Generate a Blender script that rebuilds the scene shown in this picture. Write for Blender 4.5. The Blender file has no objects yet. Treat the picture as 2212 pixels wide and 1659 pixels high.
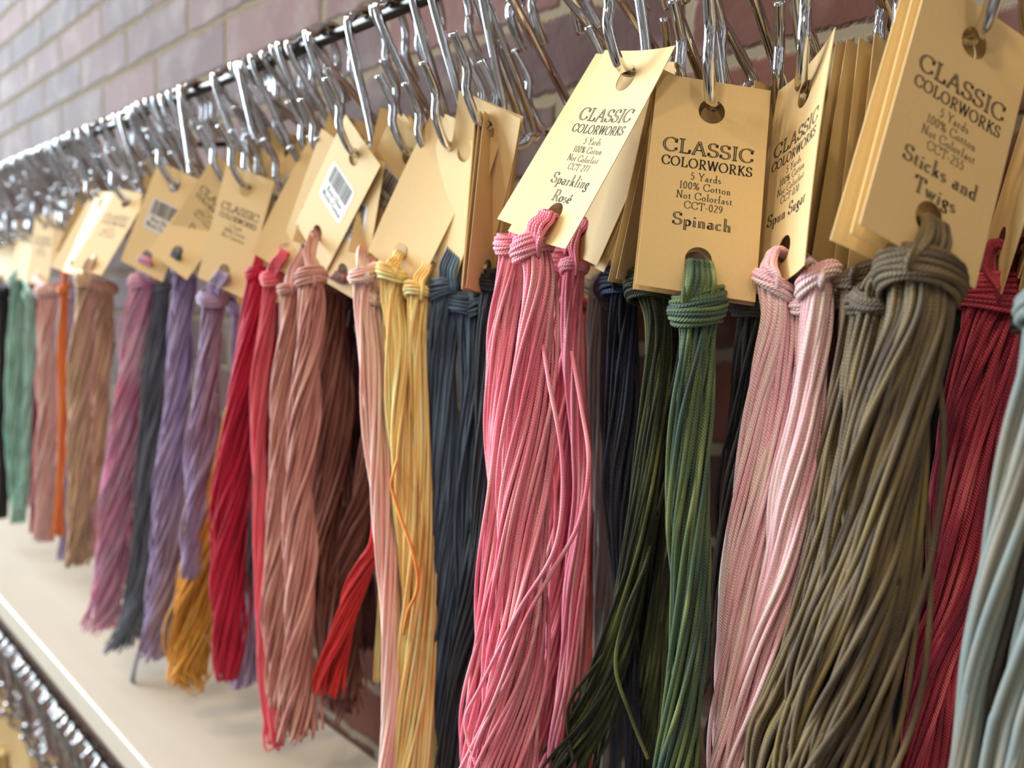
import bpy, math, random
import numpy as np
from mathutils import Matrix, Vector

# ------------------------------------------------------------------ camera
SC = bpy.context.scene
COL = SC.collection
FPX, IW, IH = 1661.0, 2212, 1659
_a, _p, _r = math.radians(45.6), math.radians(5.77), 0.03
FWD = np.array([-math.cos(_a) * math.cos(_p), math.sin(_a) * math.cos(_p), -math.sin(_p)])
_r0 = np.array([math.sin(_a), math.cos(_a), 0.0])
_u0 = np.cross(_r0, FWD)
RIGHT = _r0 * math.cos(_r) + _u0 * math.sin(_r)
UP = _u0 * math.cos(_r) - _r0 * math.sin(_r)
cam_d = bpy.data.cameras.new('camera')
cam = bpy.data.objects.new('camera', cam_d)
COL.objects.link(cam)
cam.matrix_world = Matrix((
    (RIGHT[0], UP[0], -FWD[0], 0), (RIGHT[1], UP[1], -FWD[1], 0),
    (RIGHT[2], UP[2], -FWD[2], 0), (0, 0, 0, 1)))
cam_d.sensor_width = 36.0
cam_d.lens = 36.0 * FPX / IW
cam_d.clip_start = 0.01
cam_d.clip_end = 50
cam_d.dof.use_dof = True
cam_d.dof.focus_distance = 0.222
cam_d.dof.aperture_fstop = 10.5
SC.camera = cam

# ------------------------------------------------------------------ world, lamps, exposure
world = bpy.data.worlds.new('shop_room')
SC.world = world
world.use_nodes = True
nt = world.node_tree
nt.nodes.clear()
wo = nt.nodes.new('ShaderNodeOutputWorld')
bg = nt.nodes.new('ShaderNodeBackground')
tc = nt.nodes.new('ShaderNodeTexCoord')
nz = nt.nodes.new('ShaderNodeTexNoise')
nz.inputs['Scale'].default_value = 2.6
nz.inputs['Detail'].default_value = 3
cr = nt.nodes.new('ShaderNodeValToRGB')
cr.color_ramp.elements[0].position = 0.38
cr.color_ramp.elements[0].color = (0.05, 0.04, 0.034, 1)
cr.color_ramp.elements[1].position = 0.66
cr.color_ramp.elements[1].color = (0.95, 0.90, 0.84, 1)
bg.inputs['Strength'].default_value = 0.42
nt.links.new(tc.outputs['Generated'], nz.inputs['Vector'])
nt.links.new(nz.outputs['Fac'], cr.inputs['Fac'])
nt.links.new(cr.outputs['Color'], bg.inputs['Color'])
nt.links.new(bg.outputs['Background'], wo.inputs['Surface'])


def area(name, loc, target, sx, sy, power, color, shape='RECTANGLE'):
    d = bpy.data.lights.new(name, 'AREA')
    d.shape = shape
    d.size = sx
    d.size_y = sy
    d.energy = power
    d.color = color
    o = bpy.data.objects.new(name, d)
    COL.objects.link(o)
    o.location = loc
    o.rotation_euler = (Vector(target) - Vector(loc)).to_track_quat('-Z', 'Y').to_euler()
    return o


for k, y in enumerate((-0.95, -2.25, -3.55)):
    area('window_daylight', (-5.0, y, 1.6), (-0.3, 0.0, 0.0), 1.1, 4.2, 215, (0.76, 0.89, 1.0))
for x, y in ((-1.3, -0.75), (-0.55, -0.8), (0.2, -0.8), (0.95, -0.7), (-0.9, -1.6), (0.4, -1.7)):
    area('ceiling_spot', (x, y, 1.35), (x * 0.5 - 0.1, 0.2, 0.0), 0.11, 0.11, 4.0, (1.0, 0.80, 0.56), 'DISK')

SC.view_settings.view_transform = 'Standard'
SC.view_settings.look = 'None'
SC.view_settings.gamma = 1.0
SC.view_settings.exposure = 0.35
SC.view_settings.use_curve_mapping = False
SC.cycles.max_bounces = 6
SC.cycles.diffuse_bounces = 3
SC.cycles.glossy_bounces = 4
SC.cycles.transmission_bounces = 2
SC.cycles.sample_clamp_indirect = 6.0
SC.cycles.caustics_reflective = False

rng = np.random.default_rng(7)
random.seed(7)


# ------------------------------------------------------------------ helpers
def ray(x, y):
    return FWD + RIGHT * ((x - IW / 2) / FPX) - UP * ((y - IH / 2) / FPX)


def at_wall_distance(x, y, Y):
    d = ray(x, y)
    return d * (Y / d[1])


def proj(P):
    z = P @ FWD
    return np.stack([IW / 2 + FPX * (P @ RIGHT) / z, IH / 2 - FPX * (P @ UP) / z], -1)


def lin(h):
    h = h.lstrip('#')
    v = [int(h[i:i + 2], 16) / 255 for i in (0, 2, 4)]
    return tuple(c / 12.92 if c <= 0.04045 else ((c + 0.055) / 1.055) ** 2.4 for c in v) + (1.0,)


def new_mat(name):
    m = bpy.data.materials.new(name)
    m.use_nodes = True
    n = m.node_tree
    b = n.nodes['Principled BSDF']
    return m, n, b


def mesh_from(name, V, quads, ngons=(), uv=None, smooth=True, mats=(), matidx=None):
    """quads (M,4) int array, ngons list of index sequences; uv per loop."""
    me = bpy.data.meshes.new(name)
    V = np.asarray(V, dtype=np.float32)
    quads = np.asarray(quads, dtype=np.int32).reshape(-1, 4)
    loops = [quads.ravel()]
    counts = [np.full(len(quads), 4, np.int32)]
    for g in ngons:
        loops.append(np.asarray(g, np.int32))
        counts.append(np.array([len(g)], np.int32))
    loops = np.concatenate(loops)
    counts = np.concatenate(counts)
    starts = np.concatenate([[0], np.cumsum(counts)[:-1]]).astype(np.int32)
    me.vertices.add(len(V))
    me.vertices.foreach_set('co', V.ravel())
    me.loops.add(len(loops))
    me.loops.foreach_set('vertex_index', loops)
    me.polygons.add(len(counts))
    me.polygons.foreach_set('loop_start', starts)
    if matidx is not None:
        me.polygons.foreach_set('material_index', np.asarray(matidx, np.int32))
    me.polygons.foreach_set('use_smooth', np.full(len(counts), smooth, bool))
    if uv is not None:
        l = me.uv_layers.new(name='UVMap')
        full = np.zeros((len(loops), 2), np.float32)
        full[:len(uv)] = uv
        l.data.foreach_set('uv', full.ravel())
    for m in mats:
        me.materials.append(m)
    me.update(calc_edges=True)
    me.validate()
    return me


def link(name, me, parent=None):
    o = bpy.data.objects.new(name, me)
    COL.objects.link(o)
    if parent is not None:
        o.parent = parent
    return o


def thing(name, loc, label, cat, group=None):
    o = bpy.data.objects.new(name, None)
    COL.objects.link(o)
    o.location = loc
    o.empty_display_size = 0.01
    tag(o, label, cat, group)
    return o


def tag(o, label, cat, group=None):
    o['label'] = label
    o['category'] = cat
    if group:
        o['group'] = group
    return o


def structure(o):
    o['kind'] = 'structure'
    return o


def catmull(P, per):
    P = np.asarray(P, float)
    Q = np.vstack([2 * P[0] - P[1], P, 2 * P[-1] - P[-2]])
    out = []
    for i in range(1, len(Q) - 2):
        t = np.linspace(0, 1, per, endpoint=False)[:, None]
        p0, p1, p2, p3 = Q[i - 1], Q[i], Q[i + 1], Q[i + 2]
        out.append(0.5 * (2 * p1 + (p2 - p0) * t + (2 * p0 - 5 * p1 + 4 * p2 - p3) * t ** 2 + (3 * p1 - p0 - 3 * p2 + p3) * t ** 3))
    out.append(P[-1:])
    return np.vstack(out)


def resample(P, n):
    s = np.concatenate([[0], np.cumsum(np.linalg.norm(np.diff(P[:, :3], axis=0), axis=1))])
    t = np.linspace(0, s[-1], n)
    return np.stack([np.interp(t, s, P[:, k]) for k in range(P.shape[1])], 1)


def tubes(P, rad, sides, ref=(0.25, 0.93, 0.2), id0=0):
    """P (N,n,3) -> verts, quads, cap ngons, loop uv (u = strand id + turn, v = length in cm)"""
    P = np.asarray(P, float)
    N, n, _ = P.shape
    T = np.gradient(P, axis=1)
    T /= np.linalg.norm(T, axis=2, keepdims=True) + 1e-12
    ref = np.asarray(ref, float)
    B = np.cross(T, ref)
    B /= np.linalg.norm(B, axis=2, keepdims=True) + 1e-12
    Cc = np.cross(B, T)
    rad = np.broadcast_to(np.asarray(rad, float), (N, n))
    ang = np.arange(sides) * 2 * math.pi / sides
    V = P[:, :, None, :] + rad[:, :, None, None] * (np.cos(ang)[None, None, :, None] * B[:, :, None, :] + np.sin(ang)[None, None, :, None] * Cc[:, :, None, :])
    idx = np.arange(N * n * sides).reshape(N, n, sides)
    k2 = (np.arange(sides) + 1) % sides
    q = np.stack([idx[:, :-1], idx[:, :-1][:, :, k2], idx[:, 1:][:, :, k2], idx[:, 1:]], -1)
    s = np.concatenate([np.zeros((N, 1)), np.cumsum(np.linalg.norm(np.diff(P, axis=1), axis=2), axis=1)], 1) * 100
    ids = (np.arange(N) + id0)[:, None, None]
    u0 = ids + (np.arange(sides) / sides * 0.998)[None, None, :] + np.zeros((1, n - 1, 1))
    u1 = ids + ((np.arange(sides) + 1) / sides * 0.998)[None, None, :] + np.zeros((1, n - 1, 1))
    v0 = np.broadcast_to(s[:, :-1, None], u0.shape)
    v1 = np.broadcast_to(s[:, 1:, None], u0.shape)
    uv = np.stack([np.stack([u0, v0], -1), np.stack([u1, v0], -1), np.stack([u1, v1], -1), np.stack([u0, v1], -1)], -2)
    caps = []
    for i in range(N):
        caps.append(idx[i, 0, ::-1])
        caps.append(idx[i, -1])
    return V.reshape(-1, 3), q.reshape(-1, 4), caps, uv.reshape(-1, 2)


def join_tubes(parts):
    V, Q, C, U, o = [], [], [], [], 0
    for v, q, c, u in parts:
        V.append(v)
        Q.append(q + o)
        C += [g + o for g in c]
        U.append(u)
        o += len(v)
    return np.vstack(V), np.vstack(Q), C, np.vstack(U)


# ------------------------------------------------------------------ materials
def floss_mat(name, stops, freq=0.30, idk=0.13, gloss=0.30, gain=1.25):
    def dye(h):
        c = lin(h)
        g = 0.3 * c[0] + 0.6 * c[1] + 0.1 * c[2]
        return tuple(min(0.95, (v * 0.94 + g * 0.06) * gain) for v in c[:3]) + (1.0,)

    m, n, b = new_mat(name)
    L = n.links.new
    N = n.nodes.new
    uv = N('ShaderNodeUVMap')
    uv.uv_map = 'UVMap'
    sx = N('ShaderNodeSeparateXYZ')
    L(uv.outputs['UV'], sx.inputs[0])

    def M(op, a, b_=None, c=None):
        x = N('ShaderNodeMath')
        x.operation = op
        for k, val in enumerate((a, b_, c)):
            if val is None:
                continue
            if isinstance(val, (int, float)):
                x.inputs[k].default_value = val
            else:
                L(val, x.inputs[k])
        return x.outputs[0]
    U, Vv = sx.outputs['X'], sx.outputs['Y']
    idn = M('FLOOR', U)
    fr = M('FRACT', U)
    cx = N('ShaderNodeCombineXYZ')
    L(M('MULTIPLY', idn, idk), cx.inputs[0])
    L(M('MULTIPLY', Vv, freq), cx.inputs[1])
    noi = N('ShaderNodeTexNoise')
    noi.inputs['Scale'].default_value = 1.0
    noi.inputs['Detail'].default_value = 1.5
    L(cx.outputs[0], noi.inputs['Vector'])
    ramp = N('ShaderNodeValToRGB')
    el = ramp.color_ramp.elements
    k = len(stops)
    el[0].position, el[0].color = 0.28, dye(stops[0])
    el[1].position, el[1].color = 0.72, dye(stops[-1])
    for i in range(1, k - 1):
        e = el.new(0.28 + 0.44 * i / (k - 1))
        e.color = dye(stops[i])
    L(noi.outputs['Fac'], ramp.inputs['Fac'])
    L(ramp.outputs['Color'], b.inputs['Base Color'])
    # twisted plies: relief only
    ply = M('SINE', M('MULTIPLY', M('ADD', M('MULTIPLY', fr, 4.0), M('MULTIPLY', Vv, -11.0)), 6.2832))
    fib = M('SINE', M('MULTIPLY', M('ADD', M('MULTIPLY', fr, 13.0), M('MULTIPLY', Vv, -7.0)), 6.2832))
    h = M('ADD', ply, M('MULTIPLY', fib, 0.22))
    bp = N('ShaderNodeBump')
    bp.inputs['Strength'].default_value = 0.75
    bp.inputs['Distance'].default_value = 0.00010
    L(h, bp.inputs['Height'])
    L(bp.outputs['Normal'], b.inputs['Normal'])
    b.inputs['Roughness'].default_value = 0.5
    b.inputs['Specular IOR Level'].default_value = gloss
    b.inputs['Sheen Weight'].default_value = 0.12
    b.inputs['Sheen Roughness'].default_value = 0.4
    return m


def plain(name, col, rough=0.6, metal=0.0, spec=0.3):
    m, n, b = new_mat(name)
    b.inputs['Base Color'].default_value = lin(col)
    b.inputs['Roughness'].default_value = rough
    b.inputs['Metallic'].default_value = metal
    b.inputs['Specular IOR Level'].default_value = spec
    return m


def card_mat():
    m, n, b = new_mat('manila_card')
    L = n.links.new
    tcn = n.nodes.new('ShaderNodeTexCoord')
    no = n.nodes.new('ShaderNodeTexNoise')
    no.inputs['Scale'].default_value = 900
    no.inputs['Detail'].default_value = 3
    L(tcn.outputs['Object'], no.inputs['Vector'])
    mx = n.nodes.new('ShaderNodeMix')
    mx.data_type = 'RGBA'
    mx.inputs[6].default_value = lin('e0c18a')
    mx.inputs[7].default_value = lin('e7cb98')
    L(no.outputs['Fac'], mx.inputs[0])
    L(mx.outputs[2], b.inputs['Base Color'])
    bp = n.nodes.new('ShaderNodeBump')
    bp.inputs['Strength'].default_value = 0.12
    bp.inputs['Distance'].default_value = 0.0001
    L(no.outputs['Fac'], bp.inputs['Height'])
    L(bp.outputs['Normal'], b.inputs['Normal'])
    b.inputs['Roughness'].default_value = 0.62
    b.inputs['Specular IOR Level'].default_value = 0.25
    return m


M_CARD = card_mat()
M_INK = plain('black_ink', '1b1d22', 0.6)
M_STICK = plain('white_sticker', 'd6d1cb', 0.45)
M_CHROME = plain('polished_chrome', 'd6d6d8', 0.07, 1.0, 0.5)
M_RAIL = plain('dark_steel', '55524f', 0.3, 1.0, 0.5)


def brick_mat():
    m, n, b = new_mat('old_brick_wall')
    L = n.links.new
    N = n.nodes.new
    t = N('ShaderNodeTexCoord')
    s = N('ShaderNodeSeparateXYZ')
    L(t.outputs['Object'], s.inputs[0])
    wob = N('ShaderNodeTexNoise')
    wob.inputs['Scale'].default_value = 40
    wob.inputs['Detail'].default_value = 8
    wob.inputs['Roughness'].default_value = 0.65
    L(t.outputs['Object'], wob.inputs['Vector'])

    def M(op, a, b_):
        x = N('ShaderNodeMath')
        x.operation = op
        for k, val in enumerate((a, b_)):
            if isinstance(val, (int, float)):
                x.inputs[k].default_value = val
            else:
                L(val, x.inputs[k])
        return x.outputs[0]
    wv = M('MULTIPLY', M('SUBTRACT', wob.outputs['Fac'], 0.5), 0.011)
    c = N('ShaderNodeCombineXYZ')
    L(M('ADD', M('ADD', s.outputs['X'], 0.041), wv), c.inputs[0])
    L(M('ADD', M('ADD', s.outputs['Z'], 0.0165 + 0.038 * 40), wv), c.inputs[1])
    br = N('ShaderNodeTexBrick')
    br.inputs['Scale'].default_value = 1.0
    br.inputs['Brick Width'].default_value = 0.136
    br.inputs['Row Height'].default_value = 0.038
    br.inputs['Mortar Size'].default_value = 0.0040
    br.inputs['Mortar Smooth'].default_value = 0.6
    br.inputs['Bias'].default_value = 0.1
    br.inputs['Color1'].default_value = lin('6e4236')
    br.inputs['Color2'].default_value = lin('4a302b')
    br.inputs['Mortar'].default_value = lin('857a68')
    L(c.outputs[0], br.inputs['Vector'])
    n1 = N('ShaderNodeTexNoise')
    n1.inputs['Scale'].default_value = 28
    n1.inputs['Detail'].default_value = 6
    L(t.outputs['Object'], n1.inputs['Vector'])
    rp = N('ShaderNodeValToRGB')
    rp.color_ramp.elements[0].position = 0.50
    rp.color_ramp.elements[0].color = (0, 0, 0, 1)
    rp.color_ramp.elements[1].position = 0.78
    rp.color_ramp.elements[1].color = (0.7, 0.7, 0.7, 1)
    L(n1.outputs['Fac'], rp.inputs['Fac'])
    mx = N('ShaderNodeMix')
    mx.data_type = 'RGBA'
    mx.inputs[7].default_value = lin('8a7a70')
    L(rp.outputs['Color'], mx.inputs[0])
    L(br.outputs['Color'], mx.inputs[6])
    L(mx.outputs[2], b.inputs['Base Color'])
    hh = M('ADD', M('MULTIPLY', br.outputs['Fac'], -0.6), M('MULTIPLY', n1.outputs['Fac'], 0.7))
    bp = N('ShaderNodeBump')
    bp.inputs['Strength'].default_value = 0.7
    bp.inputs['Distance'].default_value = 0.004
    L(hh, bp.inputs['Height'])
    L(bp.outputs['Normal'], b.inputs['Normal'])
    L(M('ADD', M('MULTIPLY', br.outputs['Fac'], 0.22), 0.62), b.inputs['Roughness'])
    L(M('SUBTRACT', 0.13, M('MULTIPLY', br.outputs['Fac'], 0.11)), b.inputs['Specular IOR Level'])
    return m


def shelf_mat():
    m, n, b = new_mat('painted_shelf_board')
    L = n.links.new
    t = n.nodes.new('ShaderNodeTexCoord')
    mp = n.nodes.new('ShaderNodeMapping')
    mp.inputs['Scale'].default_value = (6, 40, 10)
    no = n.nodes.new('ShaderNodeTexNoise')
    no.inputs['Scale'].default_value = 1.5
    no.inputs['Detail'].default_value = 4
    L(t.outputs['Object'], mp.inputs['Vector'])
    L(mp.outputs[0], no.inputs['Vector'])
    mx = n.nodes.new('ShaderNodeMix')
    mx.data_type = 'RGBA'
    mx.inputs[6].default_value = lin('c9bfae')
    mx.inputs[7].default_value = lin('d6ccbb')
    L(no.outputs['Fac'], mx.inputs[0])
    L(mx.outputs[2], b.inputs['Base Color'])
    bp = n.nodes.new('ShaderNodeBump')
    bp.inputs['Strength'].default_value = 0.25
    bp.inputs['Distance'].default_value = 0.001
    L(no.outputs['Fac'], bp.inputs['Height'])
    L(bp.outputs['Normal'], b.inputs['Normal'])
    b.inputs['Roughness'].default_value = 0.4
    return m


# ------------------------------------------------------------------ setting
def box_mesh(name, x0, x1, y0, y1, z0, z1, mat, bev=0.0):
    V = [(x, y, z) for z in (z0, z1) for y in (y0, y1) for x in (x0, x1)]
    Q = [(0, 2, 3, 1), (4, 5, 7, 6), (0, 1, 5, 4), (2, 6, 7, 3), (0, 4, 6, 2), (1, 3, 7, 5)]
    me = mesh_from(name, V, Q, smooth=False, mats=[mat])
    o = link(name, me)
    if bev:
        bm = o.modifiers.new('edge', 'BEVEL')
        bm.width = bev
        bm.segments = 3
    return o


WALL_Y = 0.276
SHELF_Z = -0.29
structure(box_mesh('wall_back', -6.0, 2.0, WALL_Y, WALL_Y + 0.1, -1.3, 1.6, brick_mat()))
M_SHELF = shelf_mat()
sh = box_mesh('shelf', -2.6, 0.35, 0.1675, WALL_Y, SHELF_Z - 0.0200, SHELF_Z, M_SHELF, 0.0018)
tag(sh, 'cream painted wooden shelf board fixed to the brick wall below the hanging floss', 'shelf')


def rail(name, Y, Z, x0, x1, r, label):
    P = np.array([[[x, Y, Z] for x in np.linspace(x0, x1, 12)]])
    v, q, c, u = tubes(P, r, 16, ref=(0, 0, 1))
    root = thing(name, ((x0 + x1) / 2, Y, Z), label, 'rail')
    o = link('rod', mesh_from('rod', v - np.array(root.location), q, c, mats=[M_RAIL]), root)
    for bx in np.linspace(x0 + 0.02, x1 - 0.02, 4):
        P = np.array([[[bx, Y + k * (WALL_Y - Y), Z - 0.006 * math.sin(math.pi * k)] for k in np.linspace(0, 1, 6)]])
        v, q, c, u = tubes(P, r * 0.9, 12, ref=(0, 0, 1))
        link('wall_bracket', mesh_from('wall_bracket', v - np.array(root.location), q, c, mats=[M_RAIL]), root)
    return root


ROD_Y, ROD_Z = 0.194, 0.1165
rail('hanging_rail', ROD_Y, ROD_Z, -2.3, 0.3, 0.0026, 'dark steel rail on the brick wall carrying the upper row of chrome hooks')
LROD_Y, LROD_Z = 0.207, -0.402
rail('hanging_rail', LROD_Y, LROD_Z, -2.3, 0.3, 0.0035, 'dark steel rail below the cream shelf carrying the lower row of chrome hooks')

# ------------------------------------------------------------------ lettering (own pen-stroke alphabet)
def arc(cx, cy, rx, ry, a0, a1, n=14):
    t = np.radians(np.linspace(a0, a1, n))
    return [(cx + rx * math.cos(x), cy + ry * math.sin(x)) for x in t]


def sf(x, y, w):
    return [(x - w / 2, y), (x + w / 2, y)]


X = 0.46
GL = {
    'C': (0.86, [arc(.47, .5, .42, .5, 42, 318), [(.76, .66), (.80, .96)], [(.78, .30), (.80, .12)]]),
    'G': (0.92, [arc(.47, .5, .42, .5, 42, 330), [(.76, .66), (.80, .96)], [(.80, .44), (.80, .06)], sf(.76, .44, .26)]),
    'L': (0.74, [[(.2, 1), (.2, 0)], sf(.2, 1, .34), [(.05, 0), (.64, 0)], [(.64, 0), (.70, .28)]]),
    'A': (0.86, [[(.08, 0), (.42, 1)], [(.42, 1), (.76, 0)], [(.2, .34), (.62, .34)], sf(.08, 0, .22), sf(.76, 0, .26)]),
    'S': (0.66, [arc(.33, .74, .25, .25, 40, 270) + arc(.33, .25, .27, .24, 90, -140)[1:], [(.53, .74), (.56, .97)], [(.08, .04), (.07, .28)]]),
    'I': (0.36, [[(.18, 1), (.18, 0)], sf(.18, 1, .3), sf(.18, 0, .3)]),
    'O': (0.98, [arc(.49, .5, .43, .5, 90, 450, 24)]),
    'R': (0.82, [[(.2, 1), (.2, 0)], sf(.18, 0, .3), [(.04, 1), (.4, 1)] + arc(.4, .74, .24, .26, 90, -90, 9) + [(.2, .48)], [(.38, .48), (.72, 0)], sf(.74, 0, .2)]),
    'W': (1.14, [[(.08, 1), (.33, 0)], [(.33, 0), (.57, 1)], [(.57, 1), (.82, 0)], [(.82, 0), (1.06, 1)], sf(.08, 1, .24), sf(.57, 1, .24), sf(1.06, 1, .2)]),
    'K': (0.82, [[(.2, 1), (.2, 0)], sf(.2, 0, .3), sf(.2, 1, .3), [(.66, 1), (.22, .42)], [(.34, .56), (.72, 0)], sf(.66, 1, .22), sf(.74, 0, .22)]),
    'Y': (0.76, [[(.08, 1), (.38, .46)], [(.38, .46), (.68, 1)], [(.38, .46), (.38, 0)], sf(.08, 1, .24), sf(.68, 1, .2), sf(.38, 0, .3)]),
    'N': (0.86, [[(.16, 0), (.16, 1)], [(.16, 1), (.7, 0)], [(.7, 0), (.7, 1)], sf(.16, 0, .24), sf(.12, 1, .2), sf(.7, 1, .24)]),
    'T': (0.74, [[(.37, 1), (.37, 0)], [(.04, 1), (.70, 1)], [(.04, 1), (.02, .76)], [(.70, 1), (.72, .76)], sf(.37, 0, .3)]),
    'D': (0.9, [[(.2, 1), (.2, 0)], [(.05, 1), (.4, 1)] + arc(.4, .5, .42, .5, 90, -90, 14) + [(.05, 0)]]),
    'a': (0.5, [[(.36, X * .9), (.36, .06), (.46, 0)], arc(.22, X * .78, .14, X * .22, 150, 0, 7), arc(.22, .13, .15, .14, 60, 400, 14)]),
    'r': (0.38, [[(.13, X), (.13, 0)], sf(.13, 0, .22), sf(.08, X, .12), [(.13, X * .7), (.24, X), (.33, X * .92)]]),
    'd': (0.54, [[(.40, 1), (.40, 0)], sf(.35, 1, .14), sf(.45, 0, .14), arc(.24, X / 2, .18, X / 2, 40, 330, 16)]),
    's': (0.4, [arc(.19, X * .75, .14, X * .25, 40, 270, 9) + arc(.19, X * .25, .15, X * .25, 90, -140, 9)[1:]]),
    'o': (0.52, [arc(.25, X / 2, .2, X / 2, 90, 450, 18)]),
    't': (0.32, [[(.14, X * 1.4), (.14, .06), (.22, 0), (.28, .05)], [(.03, X), (.27, X)]]),
    'n': (0.56, [[(.13, X), (.13, 0)], sf(.13, 0, .2), sf(.08, X, .1), [(.13, X * .7), (.25, X)] + arc(.3, X * .7, .12, X * .3, 90, 0, 6) + [(.42, 0)], sf(.42, 0, .2)]),
    'l': (0.28, [[(.14, 1), (.14, 0)], sf(.14, 0, .22), sf(.09, 1, .12)]),
    'f': (0.32, [[(.14, 0), (.14, .8)] + arc(.24, .82, .1, .16, 180, 40, 6), [(.03, X), (.27, X)], sf(.14, 0, .22)]),
    'p': (0.54, [[(.13, X), (.13, -.32)], sf(.13, -.32, .22), sf(.08, X, .1), arc(.29, X / 2, .18, X / 2, 140, -140, 16)]),
    'i': (0.28, [[(.14, X), (.14, 0)], sf(.14, 0, .22), sf(.09, X, .1), [(.14, X + .2), (.14, X + .29)]]),
    'k': (0.54, [[(.13, 1), (.13, 0)], sf(.13, 0, .2), sf(.08, 1, .1), [(.42, X), (.16, X * .45)], [(.24, X * .6), (.46, 0)]]),
    'g': (0.5, [arc(.23, X * .66, .15, X * .34, 90, 450, 14), [(.36, X * .9), (.46, X)], [(.15, X * .3), (.12, .04), (.34, -.02), (.4, -.16)], arc(.23, -.18, .17, .14, 10, -190, 10)]),
    'e': (0.46, [[(.06, X * .55), (.40, X * .55)] + arc(.23, X / 2, .18, X / 2, 10, 320, 16)]),
    'u': (0.56, [[(.12, X), (.12, .14)] + arc(.24, .13, .12, .13, 180, 300, 6) + [(.40, .14)], [(.40, X), (.40, 0)], sf(.08, X, .1), sf(.36, X, .1), sf(.45, 0, .1)]),
    'h': (0.56, [[(.13, 1), (.13, 0)], sf(.13, 0, .2), sf(.08, 1, .1), [(.13, X * .7), (.25, X)] + arc(.3, X * .7, .12, X * .3, 90, 0, 6) + [(.42, 0)], sf(.42, 0, .2)]),
    'w': (0.74, [[(.06, X), (.2, 0)], [(.2, 0), (.36, X)], [(.36, X), (.5, 0)], [(.5, 0), (.66, X)], sf(.06, X, .16), sf(.36, X, .14), sf(.66, X, .14)]),
    'c': (0.44, [arc(.24, X / 2, .19, X / 2, 45, 320, 14)]),
    'y': (0.52, [[(.08, X), (.27, 0)], [(.46, X), (.2, -.3), (.08, -.28)], sf(.08, X, .18), sf(.46, X, .16)]),
    'b': (0.54, [[(.13, 1), (.13, 0)], sf(.08, 1, .1), arc(.29, X / 2, .18, X / 2, 140, -140, 16)]),
    '0': (0.54, [arc(.27, .48, .2, .48, 90, 450, 20)]),
    '1': (0.4, [[(.22, .96), (.22, 0)], [(.08, .84), (.22, .96)], sf(.22, 0, .26)]),
    '2': (0.54, [arc(.26, .72, .2, .24, 160, -40, 10) + [(.06, 0)], [(.06, 0), (.46, 0), (.48, .14)]]),
    '3': (0.54, [arc(.25, .74, .18, .22, 150, -80, 10), arc(.25, .26, .2, .26, 85, -150, 12)]),
    '5': (0.54, [[(.46, .96), (.16, .96), (.12, .54)], arc(.25, .3, .2, .3, 125, -150, 12)]),
    '7': (0.54, [[(.08, .74), (.09, .96), (.47, .96)], [(.47, .96), (.2, 0)]]),
    '9': (0.54, [arc(.26, .68, .19, .28, 0, 360, 16), [(.45, .7), (.4, .25), (.14, 0)]]),
    '%': (0.86, [arc(.2, .74, .14, .22, 0, 360, 12), arc(.64, .22, .14, .22, 0, 360, 12), [(.66, .96), (.2, 0)]]),
    '-': (0.36, [[(.04, .3), (.3, .3)]]),
    ' ': (0.3, []),
}
GL['\u00e9'] = (GL['e'][0], GL['e'][1] + [[(.2, X + .12), (.34, X + .34)]])


def stroke_quads(pts, thick, thin, nib=12):
    P = np.asarray(pts, float)
    d = np.gradient(P, axis=0)
    L = np.linalg.norm(d, axis=1) + 1e-9
    ph = np.arctan2(d[:, 1], d[:, 0])
    w = thin + (thick - thin) * np.abs(np.sin(ph - math.radians(nib)))
    nx, ny = -d[:, 1] / L * w / 2, d[:, 0] / L * w / 2
    A = P + np.stack([nx, ny], 1)
    B = P - np.stack([nx, ny], 1)
    return A, B


def set_line(text, cy, cap, width, thick=0.17, thin=0.05, inline=False, extend=1.0):
    """centred line; cap height and max width in metres; returns (verts2d, quads, matidx)"""
    adv = sum(GL[c][0] * extend + 0.10 for c in text) - 0.10
    sx = cap * extend
    gap = cap * 0.10
    tot = adv * cap
    kx = min(1.0, width / tot) if width else 1.0
    x = -tot * kx / 2
    V, Q, Mi = [], [], []
    for c in text:
        w, strokes = GL[c]
        for st in strokes:
            P = [(x + px * sx * kx, cy + py * cap) for px, py in st]
            passes = [(1.0, 0)]
            if inline and abs(st[0][1] - st[-1][1]) > 0.3:
                passes = [(1.0, 0), (0.18, 1)]
            for sc, mi in passes:
                A, B = stroke_quads(P, thick * cap * sc, thin * cap * (1 if mi == 0 else 0.1))
                o = len(V)
                n = len(P)
                zz = 0.00002 * mi
                V += [(a[0], a[1], zz) for a in A] + [(b[0], b[1], zz) for b in B]
                for i in range(n - 1):
                    Q.append((o + i, o + n + i, o + n + i + 1, o + i + 1))
                    Mi.append(mi)
        x += (w * extend * cap + gap) * kx
    return V, Q, Mi


TW, TH, HOLE_R = 0.032, 0.0620, 0.0037
HOLE_Y = TH / 2 - 0.148 * TH


def compose(lines):
    V, Q, Mi = [], [], []
    for ln in lines:
        v, q, mi = set_line(*ln)
        o = len(V)
        V += v
        Q += [tuple(i + o for i in t) for t in q]
        Mi += mi
    return V, Q, Mi


def fy(fr, cap):
    return TH / 2 - fr * TH - cap / 2


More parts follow.
